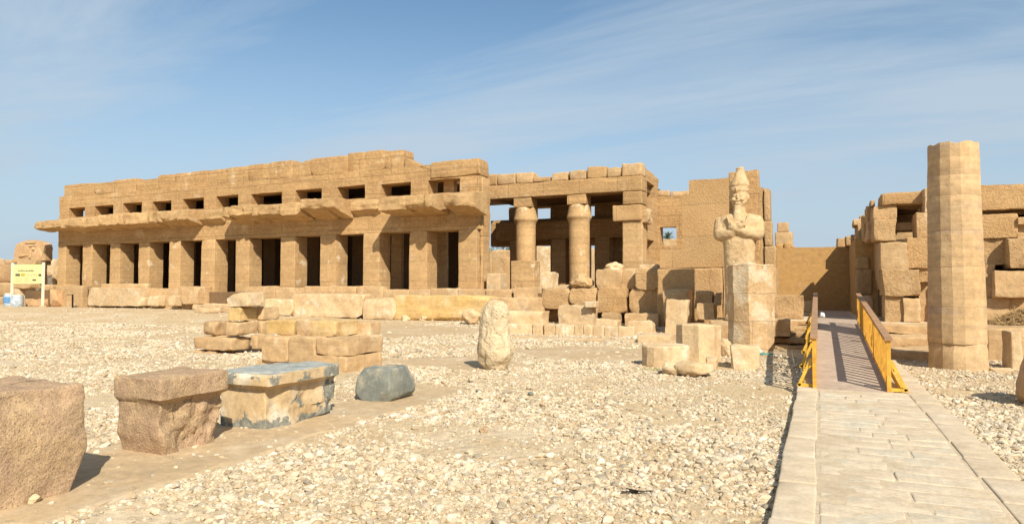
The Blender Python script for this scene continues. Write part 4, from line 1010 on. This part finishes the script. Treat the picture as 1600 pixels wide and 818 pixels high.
def drum(label, px0, px1, pyt, pyb, Y, band):
    a, b = at(px0, pyb, Y), at(px1, pyb, Y); r = (b - a).length * .36; c = (a + b) / 2; z0 = gh(c.x, Y) - .02; z1 = at((px0 + px1) / 2, pyt, Y).z
    H = z1 - z0; ee = empty('storage_drum', (c.x, Y, z0), label, 'drum')
    prof = [(r * .8, z0), (r * .9, z0 + .04 * H), (r * 1.0, z0 + .25 * H), (r * 1.06, z0 + .5 * H), (r * 1.0, z0 + .75 * H), (r * .88, z0 + .93 * H), (r * .8, z0 + .95 * H)]
    V, Fc = lathe((c.x, Y), prof, 24); obj('body', V, Fc, 'jar', ee)
    V, Fc = lathe((c.x, Y), [(r * .8, z0 + .95 * H), (r * .84, z0 + .96 * H), (r * .84, z0 + H), (r * .7, z0 + H * 1.01)], 24); obj('lid', V, Fc, 'white', ee)
    if band:
        V, Fc = lathe((c.x, Y), [(r * 1.01, z0 + .26 * H), (r * 1.075, z0 + .5 * H), (r * 1.01, z0 + .74 * H)], 24); obj('blue_band', V, Fc, 'blue', ee)
drum('blue banded white storage drum left of the sign post', 8, 21, 458, 480, 31.6, True)
drum('pale blue storage drum between the sign posts', 19, 34, 460, 480, 31.0, False)

def stele():
    Y = 33.4; x0, x1 = at(22, 400, Y).x, at(71, 400, Y).x; z0 = zs(407, 45, Y); z1 = zs(375, 45, Y); z1s = zs(388, 45, Y)
    ee = empty('arched_stele', ((x0 + x1) / 2, Y, z0), 'round topped carved sandstone stele standing above the sign', 'stele')
    n = 26; V = []; Fc = []
    top = []
    for i in range(n + 1):
        t = i / n; x = x0 + (x1 - x0) * t; top.append((x, z1s + (z1 - z1s) * math.sqrt(max(0, 1 - (2 * t - 1) ** 2)) ** .9))
    K = 10
    for yy in (Y, Y + .55):
        for (x, zt) in top:
            for k in range(K + 1):
                p = Vector((x, yy, z0 + (zt - z0) * k / K)); V.append(p + noise.noise_vector(p * 1.7) * .05 + noise.noise_vector(p * 5) * .025)
    m = (n + 1) * (K + 1)
    for i in range(n):
        for k in range(K):
            a = i * (K + 1) + k; Fc.append([a, a + K + 1, a + K + 2, a + 1]); Fc.append([m + a, m + a + K + 1, m + a + K + 2, m + a + 1])
        for k in (0, K): a = i * (K + 1) + k; Fc.append([a, a + K + 1, m + a + K + 1, m + a])
    for i in (0, n):
        for k in range(K): a = i * (K + 1) + k; Fc.append([a, a + 1, m + a + 1, m + a])
    obj('slab', V, Fc, 'red', ee)
    V, Fc = lathe((0, 0), [(.52, -.05), (.56, 0), (.5, .08), (.2, .13)], 24, amp=.03)
    c = at(59, 398, Y); V = [Vector((c.x + v.x, Y - v.z * .6, c.z + v.y)) for v in V]; obj('sun_disc', V, Fc, 'red', ee)
    P = []
    for (a, t, b, bt) in ((40, 377, 56, 379.5), (46, 382, 57, 384.5), (51, 386, 55, 390), (31, 397, 45, 400), (46, 391, 49, 403)):
        p, q = at(a, t, Y), at(b, bt, Y); V, Fc = rbox((q.x - p.x, .12, p.z - q.z), seg=.12, r=.04, amp=.05, chips=5, chip=.3)
        P.append((place(V, ((p.x + q.x) / 2, Y - .02, (p.z + q.z) / 2)), Fc))
    V, Fc = merge(P); obj('relief', V, Fc, 'sand', ee)
    block(None, 25, 404, 80, 413, Y - .4, 1.2, 'sand', 'ledge', parent=ee, seg=.2, r=.06, amp=.08, chips=7, chip=.25, sink=0)
stele()
rv = empty('low_ruin', (-50, 36, .3), 'low ruined sandstone wall with dark niches behind the sign', 'ruin')
for (a, t, b, bt, Y, d, m_) in [(-60, 411, 20, 440, 36, 1.4, 'red'), (-40, 403, 8, 411, 36.2, 1.2, 'pale'), (8, 405, 24, 411, 36.2, 1.1, 'sand'), (-60, 441, 20, 462, 35.6, 1.4, 'sand'), (-40, 463, 22, 480, 34.5, 1.3, 'sand'), (20, 413, 74, 450, 33.7, 1.3, 'sand'), (20, 450, 40, 480, 33.8, 1.3, 'pale'),
    (71, 405, 93, 430, 37.0, 1.2, 'pale'), (80, 430, 93, 446, 36.6, 1.2, 'sand'), (66, 445, 95, 480, 34.5, 1.2, 'sand'), (93, 446, 115, 480, 33.0, 1.0, 'sand')]:
    block(None, a, t, b, bt, Y, d, m_, 'ruin_block', parent=rv, seg=.3, r=.08, amp=.07, chips=6, chip=.15)
block('block standing behind the undercut block, left of the big white faced one', 112, 446, 138, 479, 32.0, .5, 'sand', seg=.2)
V, Fc = bar(at(113.5, 480, 31.2) + Vector((0, 0, -.1)), at(113.5, 460, 31.2), .08, .08); V2, F2 = bar(at(105, 460, 31.2), at(114, 460, 31.2), .06, .05)
V, Fc = merge([(V, Fc), (V2, F2)]); tag(obj('metal_post', V, Fc, 'rag', smooth=0), 'thin dark metal post standing beside the undercut block', 'post')

# ------------------------------------------------------------------ beyond: hill, far walls, palms, trees
def hill():
    V = []; Fc = []; nx_, ny_ = 120, 16
    for j in range(ny_ + 1):
        for i in range(nx_ + 1):
            t = i / nx_; x = -520 + 470 * t; y = 190 + j * 8 + (x + 280) * -.25
            s = math.sin(math.pi * j / ny_) ** .8
            h = (15.5 + 3.5 * noise.noise(Vector((x * .015, 3, 0))) + 1.2 * noise.noise(Vector((x * .08, 8, 0)))) * sm((1 - t) / .3)
            V.append((x, y, -1 + (h + 1) * s + 1.0 * noise.noise(Vector((x * .1, y * .1, 2))) * s))
    for j in range(ny_):
        for i in range(nx_): a = j * (nx_ + 1) + i; Fc.append([a, a + 1, a + nx_ + 2, a + nx_ + 1])
    tag(obj('hills', V, Fc, 'hill'), kind='structure')
hill()
def bush(label, c, r, h, n=900, seed=1, trunk=True):
    rnd = random.Random(seed); ee = empty('tree', c, label, 'tree'); c = Vector(c)
    if trunk:
        P = []
        tp = c + Vector((0, 0, h - r * 1.1))
        P.append(lathe((c.x, c.y), zlist(r * .11, r * .07, c.z - .1, tp.z, 6), 10, amp=.05))
        for k in range(6):
            a = k * 1.05; q = tp + Vector((math.cos(a) * r * .6, math.sin(a) * r * .6, r * .5)); P.append(bar(tp - Vector((0, 0, .2)), q, r * .05, r * .05))
        V, Fc = merge(P); obj('trunk', V, Fc, 'bark', ee)
    V = []; Fc = []; ctr = c + Vector((0, 0, h - r * .8))
    cl = [Vector((rnd.gauss(0, .5), rnd.gauss(0, .5), rnd.gauss(0, .4))) for _ in range(14)]
    for _ in range(n):
        b_ = rnd.choice(cl); p = ctr + (b_ + Vector((rnd.gauss(0, .17), rnd.gauss(0, .17), rnd.gauss(0, .15)))) * r
        u = Vector((rnd.gauss(0, 1), rnd.gauss(0, 1), rnd.gauss(0, 1))).normalized(); v_ = u.orthogonal().normalized(); s = r * rnd.uniform(.04, .08)
        k = len(V); V += [p - u * s, p + v_ * s * .45, p + u * s, p - v_ * s * .45]; Fc.append([k, k + 1, k + 2, k + 3])
    obj('crown', V, Fc, 'leafm', ee, 0)
def palm(label, c, h, r=2.6, seed=1):
    rnd = random.Random(seed); c = Vector(c); ee = empty('palm_tree', c, label, 'palm tree')
    V, Fc = lathe((c.x, c.y), zlist(.26, .19, c.z - .1, c.z + h, 24), 12, amp=.03); obj('trunk', V, Fc, 'bark', ee)
    V = []; Fc = []; t0 = c + Vector((0, 0, h))
    for k in range(44):
        a = rnd.uniform(0, 6.28); el = rnd.uniform(-.5, 1.35); ln = r * rnd.uniform(.8, 1.1); p = t0.copy(); d = Vector((math.cos(a) * math.cos(el), math.sin(a) * math.cos(el), math.sin(el)))
        m_ = 12
        for i in range(m_):
            q = p + d * ln / m_; s = d.cross(Vector((0, 0, 1))).normalized(); wl = r * .22 * math.sin(math.pi * (i + 1.2) / (m_ + 1.6))
            for sd_ in (-1, 1):
                for j in range(2):
                    b0 = p.lerp(q, j * .5); tip = b0 + s * sd_ * wl + d * wl * .7 - Vector((0, 0, wl * .25)); w_ = d * ln / m_ * .22
                    n_ = len(V); V += [b0 - w_, b0 + w_, tip]; Fc.append([n_, n_ + 1, n_ + 2])
            p = q; d = (d - Vector((0, 0, .085))).normalized()
    obj('crown', V, Fc, 'frond', ee, 0)
q = at(1043, 371, 150.); palm('date palm seen through the small window beside the rough wall', (q.x, 150., 0), q.z - .2, 1.9, 3)
q = at(180, 330, 60.)
q = at(712, 425, 62); bush('green tree glimpsed through the last doorway of the hall', (q.x, 62., 0), 2.4, 5.2, 1500, 5)
q = at(777, 381, 75); bush('dark green tree behind the far ruin seen through the column bay', (q.x, 75., 0), 3.2, 6.6, 1600, 6)
q = at(178, 330, 50); bush('tree top glimpsed through the second clerestory window', (q.x, 50., 0), 2.0, q.z + 1.0, 1500, 8)
fr = empty('far_ruin', (-20, 58, 0), 'sunlit ruined blocks behind the open column bay', 'ruin')
for (a, t, b, bt, m_) in [(690, 398, 716, 455, 'pale'), (716, 395, 768, 455, 'sand'), (764, 390, 790, 400, 'sand'), (768, 404, 782, 455, 'rough'), (782, 402, 800, 455, 'pecked'), (800, 388, 832, 455, 'sand'), (828, 384, 862, 455, 'pale'), (862, 392, 905, 455, 'sand'), (905, 388, 940, 455, 'pale'), (940, 392, 1000, 455, 'sand')]:
    a_, b_ = at(a, 400, 58).x, at(b, 400, 58).x; zt = at((a + b) / 2, t, 58).z
    V, Fc = rbox((b_ - a_ - .05, 1.5, zt + .3), seg=.5, r=.1, amp=.08, chips=6, chip=.1); obj('ruin_block', place(V, ((a_ + b_) / 2, 58.8, (zt - .3) / 2)), Fc, m_, fr)
fw = empty('far_wall', (-18, 62, 0), 'sunlit far wall below the palm, seen through the small window', 'wall')
a_, b_ = at(1000, 400, 62).x, at(1100, 400, 62).x
V, Fc = rbox((b_ - a_, 1.2, at(1045, 373, 62).z + .3), seg=.6, r=.08, amp=.05); obj('wall_face', place(V, ((a_ + b_) / 2, 62.6, (at(1045, 373, 62).z - .3) / 2)), Fc, 'sand', fw)

# ------------------------------------------------------------------ gravel, weeds, litter
rng = np.random.default_rng(5)
def in_poly(x, y, poly):
    c = np.zeros(len(x), bool); j = len(poly) - 1
    for i in range(len(poly)):
        xi, yi = poly[i]; xj, yj = poly[j]
        k = ((yi > y) != (yj > y)) & (x < (xj - xi) * (y - yi) / (yj - yi + 1e-12) + xi); c ^= k; j = i
    return c
PTS = []
def scatter(n, x0, x1, y0, y1, dmin, dmax, size, keep=1.):
    x = rng.uniform(x0, x1, n); y = rng.uniform(y0, y1, n)
    D = .4107 * -x + .9118 * y; Lr = .9118 * x + .4107 * y
    m_ = (D > dmin) & (D <= dmax) & (np.abs(Lr) < D * .86 + 1.5)
    m_ &= ~((x > -.36) & (x < 1.66) & (y < 36)); m_ &= ~((x > -1.4) & (x < 3.1) & (y > 19.9)); m_ &= ~((x > 1.2) & (y > 20.7)); m_ &= ~(y > 31.8); m_ &= ~((x > -3.5) & (y > 25.0))
    for s in (S1, S2, S3, S4, S6): m_ &= ~(in_poly(x, y, s) & (rng.random(n) < .95))
    m_ &= ~(in_poly(x, y, S5) & (rng.random(n) < .8))
    m_ &= ~((x < -17) & (y > 23) & (rng.random(n) < .96))
    x, y = x[m_], y[m_]; o_ = []
    p1 = gnd(905, 722); p2 = gnd(1120, 650); p3 = gnd(935, 660); p4 = gnd(1230, 640)
    for a, b in zip(x.tolist(), y.tolist()):
        f = noise.fractal(Vector((a * .45, b * .45, 11)), .8, 2.1, 4); pr = 1.0 if f < .06 else (1 - (f - .06) * 2.4)
        for (q_, ra, rb, k) in ((p1, .75, .28, .9), (p2, 1.3, .7, .45), (p3, .9, .5, .4), (p4, .5, 1.2, .5)):
            e_ = ((a - q_.x) / ra) ** 2 + ((b - q_.y) / rb) ** 2 + .6 * f
            if e_ < 1: pr *= 1 - k * (1 - e_ * .5)
        if random.random() < max(.06, pr): o_.append((a, b))
    if not o_: return
    P_ = np.array(o_); k = len(P_); s = np.exp(rng.normal(math.log(size), .5, k)); mod = np.array([1 + .55 * noise.noise(Vector((a * .35 + 4, b * .35, 2))) for a, b in P_.tolist()]); s = np.clip(s * mod, size * .3, size * 3.8)
    PTS.append(np.c_[P_, s])
random.seed(9)
scatter(300000, -14, 8, 1, 13.5, 3.2, 10.5, .0145)
scatter(340000, -30, 12, 4, 23, 10.5, 18, .0155)
scatter(300000, -46, 14, 8, 32, 18, 50, .022)
A = np.concatenate(PTS); k = len(A); print('gravel stones', k)
def groundz(a, b): return gh(a, b) + noise.fractal(Vector((a * .5, b * .5, 0)), .9, 2, 4) * .022
zz_ = np.array([groundz(a, b) for a, b in A[:, :2].tolist()]) + A[:, 2] * rng.uniform(-.12, .42, k)
me = bpy.data.meshes.new('gravel'); me.vertices.add(k); me.vertices.foreach_set('co', np.c_[A[:, :2], zz_].astype(np.float32).ravel())
def attr(nm, ty, key, arr): a_ = me.attributes.new(nm, ty, 'POINT'); a_.data.foreach_set(key, arr.ravel())
rot = np.c_[rng.normal(0, .28, k), rng.normal(0, .28, k), rng.uniform(0, 6.28, k)].astype(np.float32)
scl = (A[:, 2:3] * np.c_[rng.uniform(.9, 1.35, k), rng.uniform(.65, 1.05, k), rng.uniform(.38, .75, k)]).astype(np.float32)
attr('rot', 'FLOAT_VECTOR', 'vector', rot); attr('scl', 'FLOAT_VECTOR', 'vector', scl); attr('pick', 'INT', 'value', rng.choice(9, k).astype(np.int32))
go = bpy.data.objects.new('gravel', me); COL.objects.link(go); tag(go, kind='stuff')
ng = bpy.data.node_groups.new('gravel_nodes', 'GeometryNodeTree'); ng.interface.new_socket('Geometry', in_out='INPUT', socket_type='NodeSocketGeometry'); ng.interface.new_socket('Geometry', in_out='OUTPUT', socket_type='NodeSocketGeometry')
gi = N(ng, 'NodeGroupInput'); gout = N(ng, 'NodeGroupOutput'); io = N(ng, 'GeometryNodeInstanceOnPoints'); jn = N(ng, 'GeometryNodeJoinGeometry'); LK = ng.links
for v in range(9):
    ic = N(ng, 'GeometryNodeMeshIcoSphere'); ic.inputs['Subdivisions'].default_value = 2 if v % 3 else 3
    sp_ = N(ng, 'GeometryNodeSetPosition'); nz = N(ng, 'ShaderNodeTexNoise', noise_dimensions='4D'); nz.inputs['Scale'].default_value = .75; nz.inputs['Detail'].default_value = 2.5; nz.inputs['W'].default_value = v * 7.3 + 1
    pos_ = N(ng, 'GeometryNodeInputPosition'); LK.new(pos_.outputs[0], nz.inputs['Vector'])
    sb = N(ng, 'ShaderNodeVectorMath', operation='SUBTRACT'); LK.new(nz.outputs['Color'], sb.inputs[0]); sb.inputs[1].default_value = (.5, .5, .5)
    sc_ = N(ng, 'ShaderNodeVectorMath', operation='SCALE'); LK.new(sb.outputs[0], sc_.inputs[0]); sc_.inputs['Scale'].default_value = 1.9
    LK.new(ic.outputs['Mesh'], sp_.inputs['Geometry']); LK.new(sc_.outputs[0], sp_.inputs['Offset'])
    fl = N(ng, 'GeometryNodeSetShadeSmooth'); fl.inputs['Shade Smooth'].default_value = False; LK.new(sp_.outputs[0], fl.inputs[0])
    sm_ = N(ng, 'GeometryNodeSetMaterial'); sm_.inputs['Material'].default_value = GR[(0, 0, 1, 0, 2, 3, 1, 0, 2)[v]]; LK.new(fl.outputs[0], sm_.inputs['Geometry'])
    ti = N(ng, 'GeometryNodeGeometryToInstance'); LK.new(sm_.outputs[0], ti.inputs[0]); LK.new(ti.outputs[0], jn.inputs[0])
LK.new(gi.outputs[0], io.inputs['Points']); LK.new(jn.outputs[0], io.inputs['Instance']); io.inputs['Pick Instance'].default_value = True
for nm, sock, dt in (('pick', 'Instance Index', 'INT'), ('rot', 'Rotation', 'FLOAT_VECTOR'), ('scl', 'Scale', 'FLOAT_VECTOR')):
    na = N(ng, 'GeometryNodeInputNamedAttribute', data_type=dt); na.inputs['Name'].default_value = nm; LK.new(na.outputs['Attribute'], io.inputs[sock])
LK.new(io.outputs[0], gout.inputs[0]); go.modifiers.new('gravel', 'NODES').node_group = ng

def tufts(name, label, pts, mat, h, n, spread, kind='stuff'):
    V = []; Fc = []; r = random.Random(8)
    for (x, y) in pts:
        for _ in range(n):
            a = r.uniform(0, 6.28); p = Vector((x + r.gauss(0, spread), y + r.gauss(0, spread), gh(x, y))); d = Vector((math.cos(a) * r.uniform(.2, 1), math.sin(a) * r.uniform(.2, 1), 1)).normalized() * h * r.uniform(.4, 1); s = Vector((-d.y, d.x, 0)).normalized() * h * .035
            k = len(V); V += [p - s, p + s, p + d]; Fc.append([k, k + 1, k + 2])
    return tag(obj(name, V, Fc, mat, smooth=0), label, None, None, kind)
pt = [tuple(gnd(x, 578)[:2]) for x in (1012, 1022, 1030, 1041)]
tufts('weeds', None, pt, 'weed', .10, 60, .09)
# dry brush heaped on the foundation at the right
V = []; Fc = []; r = random.Random(3); c = at(1600, 506, 23.2)
for _ in range(2600):
    a = r.uniform(0, 6.28); rr = abs(r.gauss(0, .42)); p = Vector((c.x + math.cos(a) * rr * 1.3, 23.2 + math.sin(a) * rr * .8, .72 + max(0, .45 - rr * .5) * r.random())); d = Vector((r.gauss(0, 1), r.gauss(0, 1), r.gauss(0, .6))).normalized() * r.uniform(.08, .22); s = d.orthogonal().normalized() * .006
    k = len(V); V += [p - d - s, p - d + s, p + d + s, p + d - s]; Fc.append([k, k + 1, k + 2, k + 3])
tag(obj('dry_brush', V, Fc, 'brush', smooth=0), 'heap of dry brown brush lying before the block wall', 'brush heap')
# litter
def stick(p, q, w_): return bar(p, q, w_, w_ * .6)
q = gnd(990, 773); P = []
V, Fc = boulder((q.x, q.y, q.z + .035), (.04, .022, .014), 4, .5, 4, 3); P.append((V, Fc))
P.append(stick((q.x - .1, q.y - .04, q.z + .03), (q.x + .16, q.y + .05, q.z + .045), .012)); P.append(stick((q.x - .07, q.y + .01, q.z + .05), (q.x + .05, q.y - .02, q.z + .05), .014))
V, Fc = merge(P); tag(obj('dark_twig', V, Fc, 'rag', smooth=0), 'dark twig with a shred of rag on the pale gravel', 'litter')
q = gnd(1190, 556); V, Fc = stick((q.x - .12, q.y, q.z + .07), (q.x + .3, q.y + .1, q.z + .06), .05); tag(obj('plastic_tube', V, Fc, 'hose', smooth=0), 'turquoise plastic tube lying at the foot of the polygonal pier', 'litter')
q = gnd(1187, 553); V, Fc = boulder((q.x, q.y, q.z + .09), (.09, .06, .06), 14, .4, 6, 3); tag(obj('crumpled_paper', V, Fc, 'wht', smooth=0), 'crumpled white paper beside the turquoise tube', 'litter')
for lb, px_, py2, s in (('flat pale stone on the bare sandy patch', 890, 717, (.10, .07, .025)), ('brown rounded stone in the gravel before the upright stone', 757, 674, (.07, .05, .04)), ('dark grey pebble in the gravel below the upright stone', 830, 616, (.06, .04, .03)), ('pale stone at the foot of the big granite block', 47, 784, (.12, .07, .05)), ('flat white stone at the sand strip edge', 346, 716, (.09, .05, .025))):
    q = gnd(px_, py2); V, Fc = boulder((q.x, q.y, q.z + s[2] * .6), s, int(px_), .2, 5, 3); tag(obj('loose_stone', V, Fc, 'dark' if 'grey' in lb else ('granite' if 'brown' in lb else 'lime')), lb, 'stone')
